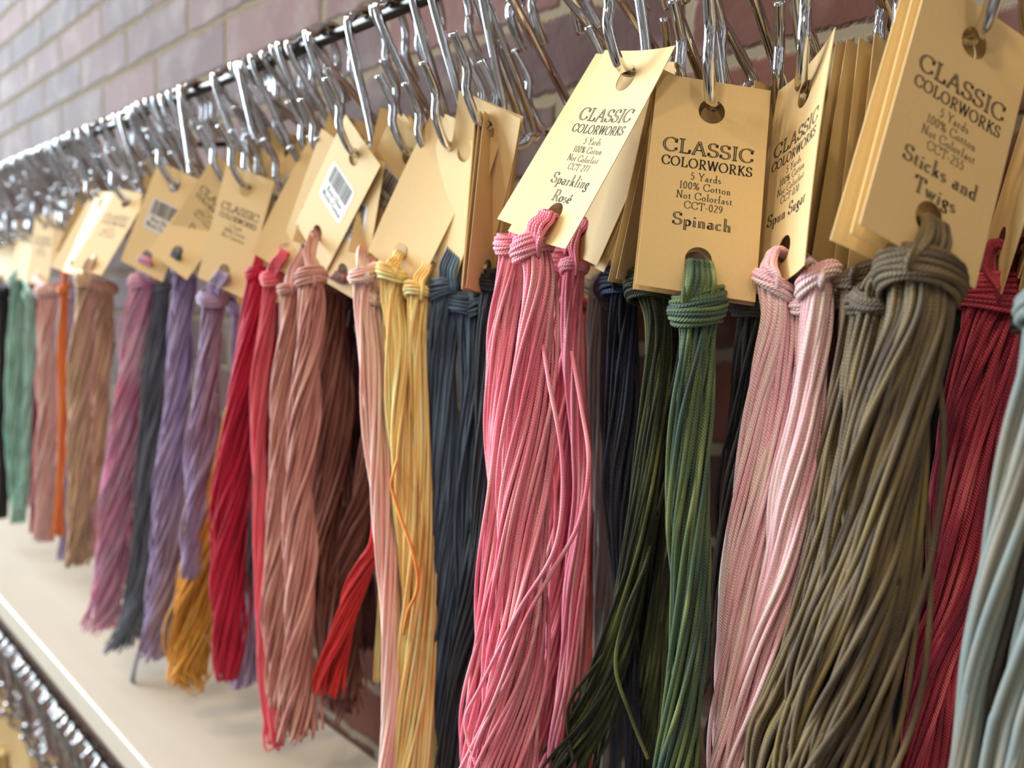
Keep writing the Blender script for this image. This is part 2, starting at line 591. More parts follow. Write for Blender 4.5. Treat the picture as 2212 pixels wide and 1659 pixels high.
def card_text(code, name):
    c1, c2, c3, c4 = 0.0040, 0.0027, 0.0021, 0.0035
    ls = [('CLASSIC', fy(.335, c1), c1, 0.0250, .20, .055, True, 1.25),
          ('COLORWORKS', fy(.411, c2), c2, 0.0250, .17, .06, False, 1.1),
          ('5 Yards', fy(.470, c3), c3, 0, .115, .05),
          ('100% Cotton', fy(.516, c3), c3, 0, .115, .05),
          ('Not Colorfast', fy(.562, c3), c3, 0, .115, .05)]
    if code:
        ls.append((code, fy(.607, c3), c3, 0, .115, .05))
    fr = 0.675
    for t in (name if isinstance(name, tuple) else (name,)) if name else ():
        ls.append((t, fy(fr, c4), c4, 0.022, .20, .05, True, 1.12))
        fr += 0.085
    return compose(ls)


# ------------------------------------------------------------------ tag card
def card_grid():
    """flat card with two round holes: verts 2d + quads"""
    nx, ring = 16, 3
    hb = 2 * (TH / 2 - HOLE_Y)
    V, Q = [], []

    def block(yc, y0, y1):
        # perimeter (counter-clockwise from bottom-left): nx along x, ny along y
        ny = 8
        per = [(-TW / 2 + TW * i / nx, y0) for i in range(nx)] + [(TW / 2, y0 + (y1 - y0) * i / ny) for i in range(ny)] \
            + [(TW / 2 - TW * i / nx, y1) for i in range(nx)] + [(-TW / 2, y1 - (y1 - y0) * i / ny) for i in range(ny)]
        n = len(per)
        cir = []
        for (px, py) in per:
            a = math.atan2(py - yc, px)
            cir.append((HOLE_R * math.cos(a), yc + HOLE_R * math.sin(a)))
        o = len(V)
        for k in range(ring + 1):
            t = (k / ring) ** 1.5
            for i in range(n):
                V.append((cir[i][0] * (1 - t) + per[i][0] * t, cir[i][1] * (1 - t) + per[i][1] * t))
        for k in range(ring):
            for i in range(n):
                j = (i + 1) % n
                Q.append((o + k * n + i, o + (k + 1) * n + i, o + (k + 1) * n + j, o + k * n + j))
    block(HOLE_Y, TH / 2 - hb, TH / 2)
    block(-HOLE_Y, -TH / 2, -TH / 2 + hb)
    o = len(V)
    m = 10
    for r in range(m + 1):
        for i in range(nx + 1):
            V.append((-TW / 2 + TW * i / nx, -TH / 2 + hb + (TH - 2 * hb) * r / m))
    for r in range(m):
        for i in range(nx):
            a = o + r * (nx + 1) + i
            Q.append((a, a + 1, a + nx + 2, a + nx + 1))
    # weld
    key, remap, W = {}, [], []
    for v in V:
        kk = (round(v[0] * 1e6), round(v[1] * 1e6))
        if kk not in key:
            key[kk] = len(W)
            W.append(v)
        remap.append(key[kk])
    return np.array(W), np.array([[remap[i] for i in q] for q in Q])


CARD_V, CARD_Q = card_grid()


def bend_z(x, y, b):
    cx, cy, tw = b
    u, v = x / (TW / 2), y / (TH / 2)
    return -cx * (1 - u ** 2) - cy * (1 - v ** 2) + tw * u * v


_card_cache = {}


def card_mesh(b):
    if b not in _card_cache:
        z = bend_z(CARD_V[:, 0], CARD_V[:, 1], b)
        _card_cache[b] = mesh_from('tag', np.column_stack([CARD_V, z]), CARD_Q, mats=[M_CARD], smooth=False)
    return _card_cache[b]


_text_cache = {}


def text_object(key, b, parent):
    kk = (key, b)
    if kk not in _text_cache:
        V, Q, Mi = card_text(*key)
        V = np.array(V)
        z = bend_z(V[:, 0], V[:, 1], b) + 0.00006 + V[:, 2]
        _text_cache[kk] = mesh_from('lettering', np.column_stack([V[:, :2], z]), Q, mats=[M_INK, M_CARD], smooth=False, matidx=Mi)
    return link('lettering', _text_cache[kk], parent)


def sticker_object(b, parent, lines):
    # white label with bars, text below
    rr = random.Random(3)
    w, h, cy = 0.021, 0.019, 0.002
    n = 8
    V, Q = [], []
    for j in range(n + 1):
        for i in range(n + 1):
            V.append((-w / 2 + w * i / n, cy - h / 2 + h * j / n))
    for j in range(n):
        for i in range(n):
            a = j * (n + 1) + i
            Q.append((a, a + 1, a + n + 2, a + n + 1))
    V = np.array(V)
    # rounded corners
    e = np.abs(V - [0, cy]) / [w / 2, h / 2]
    corner = (e.min(1) > 0.99)
    V[corner] = [0, cy] + (V[corner] - [0, cy]) * 0.93
    V2, Q2 = [], []
    x = -w / 2 + 0.002
    while x < w / 2 - 0.0024:
        bw = rr.choice((0.0002, 0.0003, 0.0005, 0.0007))
        o = len(V2)
        y0, y1 = cy + 0.000, cy + h / 2 - 0.0012
        for k in range(5):
            yy = y0 + (y1 - y0) * k / 4
            V2 += [(x, yy), (x + bw, yy)]
        for k in range(4):
            Q2.append((o + 2 * k, o + 2 * k + 1, o + 2 * k + 3, o + 2 * k + 2))
        x += bw + rr.choice((0.0002, 0.0004, 0.0005))
    Vt, Qt, _m = compose([(lines[0], cy - 0.0036, 0.0023, 0.018, .16, .13), (lines[1], cy - 0.0072, 0.0023, 0.018, .16, .13)])
    o = len(V2)
    V2 += [(v[0], v[1]) for v in Vt]
    Q2 += [tuple(i + o for i in q) for q in Qt]
    V2 = np.array(V2)
    A = np.column_stack([V, bend_z(V[:, 0], V[:, 1], b) + 0.00007])
    B = np.column_stack([V2, bend_z(V2[:, 0], V2[:, 1], b) + 0.00013])
    QQ = Q + [tuple(i + len(A) for i in q) for q in Q2]
    me = mesh_from('barcode_sticker', np.vstack([A, B]), QQ, mats=[M_STICK, M_INK], smooth=False, matidx=[0] * len(Q) + [1] * len(Q2))
    s = link('barcode_sticker', me, parent)
    s['label'] = 'white barcode sticker'
    return s


def rodrigues(w):
    th = np.linalg.norm(w)
    if th < 1e-9:
        return np.eye(3)
    k = w / th
    K = np.array([[0, -k[2], k[1]], [k[2], 0, -k[0]], [-k[1], k[0], 0]])
    return np.eye(3) + math.sin(th) * K + (1 - math.cos(th)) * K @ K


CORN = np.array([[-TW / 2, TH / 2, 0], [TW / 2, TH / 2, 0], [TW / 2, -TH / 2, 0], [-TW / 2, -TH / 2, 0]])


def solve_card(q, depth=None, psi=25, Y=0.197, wd=150.0, wr=2.0):
    """place a real-size card so that it stands where the photographed one does"""
    q = np.asarray(q, float)
    c = q.mean(0)
    if depth is None:
        depth = float(at_wall_distance(c[0], c[1], Y) @ FWD)
    upv = (q[0] + q[1] - q[2] - q[3]) / 2
    lean = math.atan2(upv[0], -upv[1])
    psi = math.radians(psi)
    upd = UP * math.cos(lean) + RIGHT * math.sin(lean)
    rt = RIGHT * math.cos(lean) - UP * math.sin(lean)
    xa = rt * math.cos(psi) - FWD * math.sin(psi)
    R0 = np.stack([xa, upd, np.cross(xa, upd)], 1)
    c0 = ray(*c) * depth
    p = np.zeros(6)

    def res(p):
        R = rodrigues(p[3:]) @ R0
        cc = c0 + p[:3] * 0.1
        P = CORN @ R.T + cc
        e = (proj(P) - q).ravel()
        # gentle priors: depth, and the card facing the viewer's side
        nz_ = R[:, 2]
        return np.concatenate([e, [wd * (cc @ FWD / depth - 1)], wr * p[3:]])
    lam = 1e-2
    e = res(p)
    for _ in range(80):
        J = np.stack([(res(p + np.eye(6)[k] * 1e-5) - e) / 1e-5 for k in range(6)], 1)
        A = J.T @ J
        st = np.linalg.solve(A + lam * np.diag(np.diag(A) + 1e-6), -J.T @ e)
        e2 = res(p + st)
        if e2 @ e2 < e @ e:
            p, e, lam = p + st, e2, max(lam * 0.4, 1e-7)
        else:
            lam *= 4
    R = rodrigues(p[3:]) @ R0
    return R, c0 + p[:3] * 0.1, float(np.sqrt((e[:8] ** 2).mean()))


# ------------------------------------------------------------------ hooks
WIRE = 0.0017


def hook_mesh(V, R, d1, d2, w=0.0086, leg=0.0190, flare=0.0070, sides=10):
    """V: lowest point of the lower bend, R: top of the upper bend, d1/d2 horizontal directions towards the shank / away from it"""
    z = np.array([0, 0, 1.0])
    V, R = np.asarray(V, float), np.asarray(R, float)
    pts = [V - d1 * (w + flare) + z * (leg + 0.0085), V - d1 * (w + flare * .45) + z * (leg + 0.0035),
           V - d1 * (w * 1.0) + z * (leg - 0.002), V - d1 * (w * 1.02) + z * (leg * .55), V - d1 * w * .72 + z * 0.0052,
           V - d1 * w * .36 + z * .0012, V + d1 * w * .0, V + d1 * w * .45 + z * .0012, V + d1 * w * .82 + z * .0045, V + d1 * w * 1.0 + z * .010,
           R - d2 * w * 1.0 - z * .010, R - d2 * w * .82 - z * .0045, R - d2 * w * .45 - z * .0012, R,
           R + d2 * w * .5 - z * .0022, R + d2 * w * .86 - z * 0.0068, R + d2 * w * 1.02 - z * (leg * .6), R + d2 * w - z * (leg - .002),
           R + d2 * (w + flare * .45) - z * (leg + .0035), R + d2 * (w + flare) - z * (leg + .0085)]
    C = catmull(np.array(pts), 6)
    return tubes(C[None], WIRE, sides, ref=np.cross(d1, z) * 0.9 + np.array([0.05, 0.02, 0.1]))


def make_hook(V, label, group, phi=0.0, phi2=0.0, rodY=ROD_Y, rodZ=ROD_Z, dx=0.0, leg=0.0190, sides=10):
    d1 = np.array([math.sin(math.radians(phi)), math.cos(math.radians(phi)), 0])
    d2 = np.array([math.sin(math.radians(phi2)), math.cos(math.radians(phi2)), 0])
    R = np.array([V[0] + dx, rodY, rodZ + 0.0027 + WIRE])
    v, q, c, u = hook_mesh(V, R, d1, d2, leg=leg, sides=sides)
    o = link('chrome_hook', mesh_from('chrome_hook', v - R, q, c, mats=[M_CHROME]))
    o.location = R
    return tag(o, label, 'hook', group)


# ------------------------------------------------------------------ floss
SR = 0.00064   # strand radius


def path3(path, Yp, dx=0, dy=0, floor_z=-0.232):
    """photo points -> centre line hanging at distance Yp from the camera's wall plane; continues down to the skein's end"""
    P = []
    for (x, y, hw) in path:
        c = at_wall_distance(x + dx, y + dy, Yp)
        P.append([*c, hw * (1.12 if x < 760 else 1.03) * (c @ FWD) / FPX])
    P = np.array(P)
    if path[-1][1] > 1600:
        last = P[-1]
        if last[2] > floor_z + 0.01:
            k = last[2] - floor_z
            P = np.vstack([P, [last[0] - 0.02 * k, last[1], last[2] - k * .55, last[3] * 1.05], [last[0] - 0.03 * k, last[1], floor_z, last[3] * 1.1]])
    return P


def bundle(P, N, seed, n=90, sides=7, twist=0.8, flat=0.75, wander=0.10, sr=SR, endvar=0.03, loops=False, clump=0.35):
    """N strands along centre line P (x,y,z,halfwidth)"""
    r = np.random.default_rng(seed)
    C = resample(catmull(P, 8), 400)
    mid = C[len(C) // 2]
    v = np.array([mid[0], mid[1], 0])
    v /= np.linalg.norm(v)
    u = np.array([v[1], -v[0], 0])
    Lc = np.linalg.norm(np.diff(C[:, :3], axis=0), axis=1).sum()
    rho = np.sqrt((np.arange(N) + 0.5) / N)
    th = np.arange(N) * 2.39996 + r.uniform(-.3, .3, N)
    # strands keep together in a few plies that roll over each other
    t_end = 1 + r.uniform(-endvar, endvar * .3, N)
    t = np.linspace(0, 1, n)[None, :] * t_end[:, None]
    ti = np.clip(t, 0, 1)
    grid = np.linspace(0, 1, 400)
    ctr = np.stack([np.interp(ti, grid, C[:, k]) for k in range(4)], -1)
    tw = -1.35 * twist * (0.75 + 0.5 * r.random())
    A = th[:, None] + 2 * math.pi * tw * t * (Lc / 0.24)
    f1, p1 = r.uniform(.8, 2.2, (N, 1)), r.uniform(0, 6.28, (N, 1))
    f2, p2 = r.uniform(2, 4.5, (N, 1)), r.uniform(0, 6.28, (N, 1))
    env = np.clip(t / 0.12, 0, 1)
    rr = rho[:, None] * (1 + 0.22 * np.sin(f1 * 6.28 * t + p1) * env)
    ou = rr * np.cos(A) + wander * env * (np.sin(f1 * 6.28 * t + p2) + .5 * np.sin(f2 * 6.28 * t + p1))
    ov = rr * np.sin(A) + wander * env * (np.cos(f1 * 6.28 * t + p1) + .5 * np.sin(f2 * 6.28 * t + p2))
    # plies
    np_ = 3 if N < 22 else 5
    pl = r.integers(0, np_, N)
    pa = pl * 2 * math.pi / np_ + r.uniform(0, 6)
    pr = r.uniform(.55, 1.1, np_)[pl][:, None]
    pw = r.uniform(0, 6.28, np_)[pl][:, None]
    pa = pa[:, None] + 2 * math.pi * tw * .8 * t + .5 * np.sin(5 * t + pw)
    pr = pr * (1 + .25 * np.sin(4.2 * t + pw))
    ou = ou * (1 - clump * env) + clump * env * pr * np.cos(pa)
    ov = ov * (1 - clump * env) + clump * env * pr * np.sin(pa)
    hw = np.maximum(ctr[:, :, 3] - sr, sr)
    S = ctr[:, :, :3] + (hw * ou)[..., None] * u + (hw * flat * ov)[..., None] * v
    if loops:
        # folded ends: neighbours share a rounded turn
        half = N // 2
        out = []
        for i in range(half):
            a, b = S[i], S[i + half]
            m = (a[-1] + b[-1]) / 2
            d = (b[-1] - a[-1]) / 2
            R_ = np.linalg.norm(d) + 1e-6
            k = np.linspace(0, math.pi, 12)[1:-1]
            drop = max(R_, 0.0035) * r.uniform(1.3, 3.0)
            side = r.uniform(-.4, .4)
            U = m - d * np.cos(k)[:, None] + np.array([0, 0, -1]) * (np.sin(k) * drop)[:, None] + u * (np.sin(k) * drop * side)[:, None]
            out.append(resample(np.vstack([a, U, b[::-1]]), n * 2))
        S = np.array(out)
    rad = np.full(S.shape[:2], sr)
    return tubes(S, rad, sides)


def wrap_rings(c, ru, rv, h, M, u, v, seed, tilt=0.25, sr=SR, sides=7):
    r = np.random.default_rng(seed)
    P = []
    a = np.linspace(0, 2 * math.pi * 1.02, 26)
    ph = r.uniform(0, 6.28)
    ph2 = r.uniform(0, 6.28)
    for j in range(M):
        k = (j + .5) / M * 2 - 1
        bul = 1 + 0.22 * (1 - k * k) - (.06 if j % 2 else 0)
        zz = c[2] + k * h / 2 + tilt * ru * np.cos(a - ph) + r.uniform(-.4, .4) * sr + sr * 1.1 * np.sin(a + ph2 + k) + .5 * sr * np.sin(2 * a + r.uniform(0, 6))
        P.append(np.stack([c[0] + u[0] * ru * bul * np.cos(a) + v[0] * rv * bul * np.sin(a),
                           c[1] + u[1] * ru * bul * np.cos(a) + v[1] * rv * bul * np.sin(a), zz], 1))
    return tubes(np.array(P), sr, sides, ref=(0.02, 0.03, 1), id0=40)


def loop_strands(slot, nrm, xax, c, front, lhw, K, seed, sr=SR, sides=7):
    r = np.random.default_rng(seed)
    P = []
    for i in range(K):
        s = (i + .5) / K * 2 - 1
        lay = (i % 3) * sr * .9
        a = slot - nrm * 0.004 + xax * s * lhw * .5 - np.array([0, 0, .002])
        b = slot + nrm * (0.0002 + lay) + xax * s * min(lhw * .8, HOLE_R * .9) - np.array([0, 0, .0006])
        b2 = slot + nrm * (0.0016 + lay) + xax * s * lhw * .9 - np.array([0, 0, .003])
        d = c + front * 1.02 + xax * s * lhw + r.normal(0, .3, 3) * sr
        m = (b2 + d) / 2 + nrm * (.0006 + lay) + xax * s * lhw * .05
        e = c + front * .4 + xax * s * lhw * .8 - np.array([0, 0, .003])
        P.append(resample(catmull(np.array([a, b, b2, m, d, e]), 8), 26))
    return tubes(np.array(P), sr, sides, id0=70)


SKEINS = 0


def skein(label, mat, quad, path, psi=25, depth=None, text=None, sticker=None, bend=(0.0, 0.0, 0.0), n_strands=None, wrap=None, loophw=None,
          Yp=None, twist=0.8, res=90, sides=7, loops=False, group=None, pose=None, knot_h=None, dxy=(0, 0), wander=0.10, extra=(), sr=SR, fill=0.78,
          hook=None, flat=0.75, clump=0.46, tilt=0.25, floor_z=-0.232, endvar=0.03, wr=2.0):
    global SKEINS
    SKEINS += 1
    seed = 100 + SKEINS
    if pose is None:
        R, c, err = solve_card(quad, depth, psi, wr=wr, wd=150 if wr < 10 else 420)
    else:
        R, c = pose
        err = 0
    hole = c + R @ np.array([0, HOLE_Y, 0])
    slot = c + R @ np.array([0, -HOLE_Y, 0])
    root = thing('floss_skein', hole, label, 'floss skein', group)
    b = tuple(bend)
    t = link('tag', card_mesh(b), root)
    t.matrix_local = Matrix.Translation(Vector(c - hole)) @ Matrix([list(x) for x in R]).to_4x4()
    sol = t.modifiers.new('thickness', 'SOLIDIFY')
    sol.thickness = 0.00024
    sol.offset = -1
    if text:
        text_object(text, b, t)
    if sticker:
        sticker_object(b, t, sticker)
    nrm, xax = R[:, 2], R[:, 0]
    if Yp is None:
        Yp = slot[1] - 0.001
    P = path3(path, Yp, *dxy, floor_z=floor_z)
    hwm = P[:, 3].mean()
    N = n_strands or int(np.clip(fill * hwm * hwm * flat / sr ** 2, 18, 110))
    v, q, cp, u_ = bundle(P, N, seed, n=res, sides=sides, twist=twist, loops=loops, wander=wander, sr=sr, flat=flat, clump=clump, endvar=endvar)
    parts = [(v, q, cp, u_)]
    for e in extra:   # loose strands that stray from the bundle
        E_ = np.array([at_wall_distance(x, y, Yp - off) for x, y, off in e])
        parts.append(tubes(resample(catmull(E_, 10), 120)[None], sr, sides, id0=200 + len(parts)))
    v, q, cp, u_ = join_tubes(parts)
    link('strands', mesh_from('strands', v - hole, q, cp, u_, mats=[mat]), root)
    # hitch: a band round the neck and the loop that goes up through the tag's lower hole
    ctr = P[0, :3]
    vv = np.array([ctr[0], ctr[1], 0])
    vv /= np.linalg.norm(vv)
    uu = np.array([vv[1], -vv[0], 0])
    ru = P[0, 3] * 1.06 if wrap is None else wrap * (ctr @ FWD) / FPX
    kh = (knot_h or 2.0 * ru * FPX / (ctr @ FWD) * 0.55) * (ctr @ FWD) / FPX
    Mr = max(6, int(kh / (sr * 0.95)))
    wv = wrap_rings(ctr, ru, ru * .82, kh, Mr, uu, vv, seed, sr=sr, sides=sides, tilt=tilt)
    lh = (loophw * (ctr @ FWD) / FPX) if loophw else ru * .7
    K = max(8, int(2 * lh / (sr * 0.8)))
    lv = loop_strands(slot, nrm, xax, ctr, -vv * ru * .8 + np.array([0, 0, kh * .3]), lh, K, seed, sr=sr, sides=sides)
    v, q, cp, u_ = join_tubes([wv, lv])
    link('hitch_knot', mesh_from('hitch_knot', v - hole, q, cp, u_, mats=[mat]), root)
    root['err'] = err
    del root['err']
    if err > 14:
        print('card fit', label, round(err, 1), 'depth', round(float(c @ FWD), 3), 'Y', round(float(c[1]), 3))
    HOLES.append((hole, R))
    if hook is not None:
        phi, lab, grp = hook
        Vh = hole + R[:, 1] * (HOLE_R - WIRE * 1.1)
        make_hook(Vh, lab, grp, phi=phi, phi2=random.uniform(-12, 12), dx=random.uniform(-.004, .004))
    return R, c, Yp


HOLES = []


def behind(base, count, label_fn, mat, path, step=(0.0022, 4.0), lean=0.0, shift=(6, 3), text=None, jitter=1.0, **kw):
    """further skeins that hang on the same hook behind the front one"""
    R, c, Yp = base
    hole = c + R @ np.array([0, HOLE_Y, 0])
    for k in range(1, count + 1):
        ax = hole / np.linalg.norm(hole)
        ang = math.radians(lean * k + random.uniform(-2.5, 2.5) * jitter)
        Rz = rodrigues(np.array([0, 0, 1.0]) * math.radians(step[1] * k + random.uniform(-2, 2) * jitter))
        Rn = rodrigues(R[:, 2] * ang)
        R2 = Rz @ Rn @ R
        h2 = hole - R[:, 2] * step[0] * k
        c2 = h2 - R2 @ np.array([0, HOLE_Y, 0])
        skein(label_fn(k), mat, None, path, pose=(R2, c2), Yp=Yp + step[0] * 1.6 * k, dxy=(shift[0] * k, shift[1] * k), text=text, **kw)


# ------------------------------------------------------------------ colours
FM = {
    'pink': floss_mat('rose_pink_floss', ['d65f7a', 'df768c', 'e78f9e', 'eda8a8'], gloss=.35, idk=.08, gain=1.25),
    'spinach': floss_mat('dark_green_floss', ['24312b', '3c564c', '55683f', '98a368'], idk=.45, gain=1.15),
    'spinach2': floss_mat('olive_black_floss', ['181c14', '2a301f', '4b5530', '8a9450'], idk=.45, gain=0.8),
    'palepink': floss_mat('pale_pink_floss', ['eaa6b4', 'f2bcc4', 'f5cccf', 'f3d6cc'], gloss=.35, gain=1.12),
    'olive': floss_mat('olive_brown_floss', ['3f342a', '5d4f3e', '7a6847', '8c7a45'], idk=.32, gain=1.0),
    'umber': floss_mat('umber_floss', ['46382f', '6b5845', '7d6c55'], idk=.3),
    'burgundy': floss_mat('burgundy_floss', ['701a34', '97263f', 'b83a50', 'd8626a']),
    'greyblue': floss_mat('grey_blue_floss', ['767c7e', '8c9894', '9e9888', 'a49a84'], idk=.05, gain=0.75),
    'black': floss_mat('black_floss', ['17151a', '242226', '2e2b2e'], gain=1.0),
    'charcoal': floss_mat('charcoal_floss', ['1f1f1e', '383733', '55524a'], gain=1.2),
    'navy': floss_mat('navy_floss', ['1b1c27', '262a3b', '38466c'], gain=1.0),
    'white': floss_mat('silver_white_floss', ['b4b2b6', 'd0cdd0', 'e4e0e0']),
    'brightred': floss_mat('scarlet_floss', ['a80f14', 'c8161a', 'dc2a26']),
    'brick': floss_mat('coral_red_floss', ['a53a38', 'bf4c46', 'cf6a5c'], gain=1.3),
    'blue': floss_mat('slate_blue_floss', ['27323f', '38485c', '4a6078', '5d7c94'], idk=.2, gain=1.3),
    'darknavy': floss_mat('ink_blue_floss', ['15191f', '222a33', '303a44'], gain=1.1),
    'yellow': floss_mat('honey_yellow_floss', ['b8924a', 'd2ae62', 'e0c27c', 'e8d094'], gain=1.5),
    'peach': floss_mat('peach_floss', ['e68c86', 'efa69c', 'f3bab0'], gain=1.61),
    'mauve': floss_mat('dusty_mauve_floss', ['84504c', '9c6a62', 'b4867c', 'b49080'], idk=.3, gain=1.78),
    'plum': floss_mat('dark_plum_floss', ['3a1a20', '4c2228', '5e2c30'], gain=1.2),
    'rust': floss_mat('brown_rose_floss', ['74443c', '8a564c', '9c6a60'], gain=1.1),
    'coral': floss_mat('coral_rose_floss', ['c43c54', 'd65466', 'e27078'], gain=1.55),
    'crimson': floss_mat('crimson_floss', ['92052a', 'ae0a36', 'c41a44'], gain=1.55),
    'mustard': floss_mat('mustard_floss', ['b87e1e', 'cb942c', 'd8a645'], gain=1.55),
    'purple': floss_mat('dusty_purple_floss', ['66546c', '7c6a86', '9688aa', '84708a'], idk=.2, gain=2.01),
    'slate': floss_mat('slate_grey_floss', ['3c404c', '555a66', '6e727e'], gain=1.95),
    'candy': floss_mat('candy_pink_floss', ['e46c94', 'f08eae', 'f4aac0', 'f4b8c0'], idk=.12, gain=1.45),
    'tan': floss_mat('tan_brown_floss', ['8c7258', 'a4886c', 'b89e80', 'b08c74'], idk=.2, gain=1.84),
    'orange': floss_mat('bright_orange_floss', ['d8601c', 'e8742a', 'f08a40'], gain=1.49),
    'salmon': floss_mat('salmon_pink_floss', ['e08888', 'eaa4a0', 'f0bab4'], gain=1.67),
    'teal': floss_mat('sea_green_floss', ['5c7c74', '78a094', '96bab0', '868f80'], idk=.2, gain=1.84),
    'amber': floss_mat('amber_floss', ['c87414', 'd88a24', 'e09c3a'], gain=1.3),
}
HG = 'chrome hooks on the upper rail'
T_STD = ('', '')
ORD = ['', 'second', 'third', 'fourth', 'fifth', 'sixth', 'seventh', 'eighth']


def beh(colour, where):
    return lambda k: '%s skein, %s behind the front one %s' % (colour, ORD[k], where)


# ------------------------------------------------------------------ nearest skeins (right half)
NEAR = dict(res=150, sides=8)
FAR = dict(res=60, sides=6)

g = skein('rose pink variegated floss skein with printed cream tag facing left, nearest pink one at centre', FM['pink'],
          [(1312, 105), (1457, 97), (1224, 536), (1091, 504)],
          [(1152, 533, 36), (1165, 600, 40), (1160, 720, 48), (1150, 900, 55), (1135, 1100, 62), (1130, 1300, 66), (1120, 1450, 72), (1090, 1659, 82)],
          psi=50, text=('CCT-277', ('Sparkling', 'Ros\u00e9')), bend=(0.0012, 0.0005, 0), wrap=40, loophw=30, hook=(2, 'thick chrome hook through the cream tag of the nearest rose pink skein', HG),
          extra=[[(1235, 760, -.004), (1256, 880, .001), (1272, 1000, .006), (1250, 1130, .007), (1190, 1240, .008), (1130, 1350, .009), (1060, 1530, .010), (990, 1670, .010)],
                 [(1165, 700, -.004), (1185, 820, .006), (1215, 1000, .008), (1200, 1180, .009), (1120, 1320, .01), (1040, 1480, .01), (1005, 1560, .01), (1030, 1659, .01)]], **NEAR)
skein('rose pink floss skein at left of the pink cluster, tag corner peeping out at left', FM['pink'],
      [(1290, 128), (1437, 112), (1205, 532), (1070, 459)],
      [(1108, 528, 30), (1105, 600, 36), (1095, 720, 42), (1088, 900, 46), (1090, 1100, 50), (1078, 1300, 54), (1065, 1450, 56), (1050, 1659, 60)],
      psi=50, wrap=33, loophw=16, **NEAR)
skein('rose pink floss skein right of centre in the pink cluster under a second tag', FM['pink'],
      [(1345, 110), (1462, 150), (1317, 531), (1190, 531)],
      [(1212, 552, 36), (1205, 620, 42), (1195, 740, 48), (1190, 900, 54), (1190, 1100, 52), (1180, 1300, 56), (1175, 1450, 62), (1160, 1659, 70)],
      psi=50, wrap=40, loophw=18, bend=(0.001, 0, 0), **NEAR)
skein('rose pink floss skein at right edge of the pink cluster with loose strands showing gaps', FM['pink'],
      [(1352, 128), (1458, 182), (1299, 553), (1166, 546)],
      [(1240, 575, 24), (1238, 660, 28), (1240, 800, 30), (1250, 950, 26), (1254, 1080, 22), (1240, 1250, 32), (1235, 1400, 34), (1225, 1659, 44)],
      psi=48, wrap=26, loophw=14, wander=.2,
      extra=[[(1238, 640, -.003), (1244, 740, 0), (1262, 900, 0), (1274, 1050, 0), (1268, 1200, 0), (1255, 1400, 0), (1235, 1659, 0)],
             [(1190, 640, -.008), (1185, 900, -.004), (1200, 1080, .0), (1190, 1250, .002), (1180, 1400, .003)]], **NEAR)
skein('rose pink floss skein deepest in the pink cluster, tag lowest of its stack', FM['pink'],
      [(1362, 135), (1460, 190), (1314, 566), (1190, 560)],
      [(1170, 560, 30), (1165, 700, 36), (1150, 900, 40), (1150, 1200, 44), (1150, 1659, 50)], psi=48, Yp=0.205, **NEAR)

g = skein('dark green variegated floss skein under the flat printed manila tag facing the camera', FM['spinach'],
          [(1415, 152), (1671, 202), (1632, 648), (1373, 618)],
          [(1506, 664, 46), (1505, 720, 44), (1497, 850, 46), (1490, 1000, 46), (1482, 1150, 50), (1482, 1300, 48), (1475, 1450, 50), (1462, 1659, 60)],
          psi=5, text=('CCT-029', 'Spinach'), wrap=50, loophw=34, knot_h=66, hook=(-20, 'thick chrome hook through the flat manila tag of the dark green skein', HG), tilt=.15, **NEAR)
skein('olive black floss skein just left of the dark green one, spreading out at the bottom', FM['spinach2'],
      [(1410, 170), (1660, 215), (1625, 655), (1366, 628)],
      [(1410, 625, 42), (1425, 690, 32), (1422, 800, 31), (1408, 950, 31), (1390, 1100, 33), (1364, 1250, 38), (1328, 1400, 46), (1282, 1530, 56), (1228, 1659, 72)],
      psi=5, Yp=0.201, wrap=50, loophw=26, twist=.6, wander=.16,
      extra=[[(1408, 1080, -.012), (1400, 1200, .001), (1350, 1330, .006), (1330, 1440, .006), (1360, 1540, .006), (1400, 1640, .006)],
             [(1340, 1280, -.012), (1325, 1380, .001), (1240, 1500, .006), (1226, 1560, .006), (1238, 1640, .006)]], **NEAR)
skein('black green floss skein filling the gap between olive and dark green skeins', FM['spinach2'],
      [(1425, 165), (1665, 215), (1630, 655), (1385, 630)],
      [(1450, 640, 30), (1450, 760, 36), (1440, 950, 44), (1425, 1200, 48), (1420, 1400, 46), (1410, 1659, 56)], psi=5, Yp=0.216, **NEAR)

g = skein('pale pink floss skein with printed tag turned left, right of the green skein', FM['palepink'],
          [(1672, 198), (1811, 58), (1730, 573), (1627, 639)],
          [(1672, 618, 34), (1678, 690, 38), (1668, 800, 48), (1650, 930, 54), (1630, 1080, 58), (1612, 1250, 56), (1600, 1400, 56), (1575, 1659, 66)],
          psi=55, text=('CCT-030', 'Spun Sugar'), bend=(0.0016, -.0006, 0), wrap=36, loophw=24, tilt=.5, hook=(-24, 'thick chrome hook through the left-turned cream tag of the pale pink skein', HG), **NEAR)
g2 = skein('pale pink floss skein hanging to the right under a second left-turned cream tag', FM['palepink'],
           [(1700, 190), (1818, 100), (1804, 545), (1690, 600)],
           [(1768, 605, 32), (1762, 690, 38), (1750, 800, 44), (1738, 930, 50), (1712, 1080, 56), (1690, 1230, 56), (1650, 1400, 60), (1610, 1659, 66)],
           psi=62, wrap=36, loophw=20, tilt=.6, Yp=.190, **NEAR)
behind(g2, 4, beh('pale pink', 'of the cream stack seen edge on'), FM['palepink'], [(1740, 650, 26), (1730, 800, 30), (1715, 1000, 34), (1690, 1200, 36), (1660, 1450, 40), (1640, 1659, 44)],
       step=(0.0022, 4.5), shift=(4, 0), n_strands=16, **FAR)

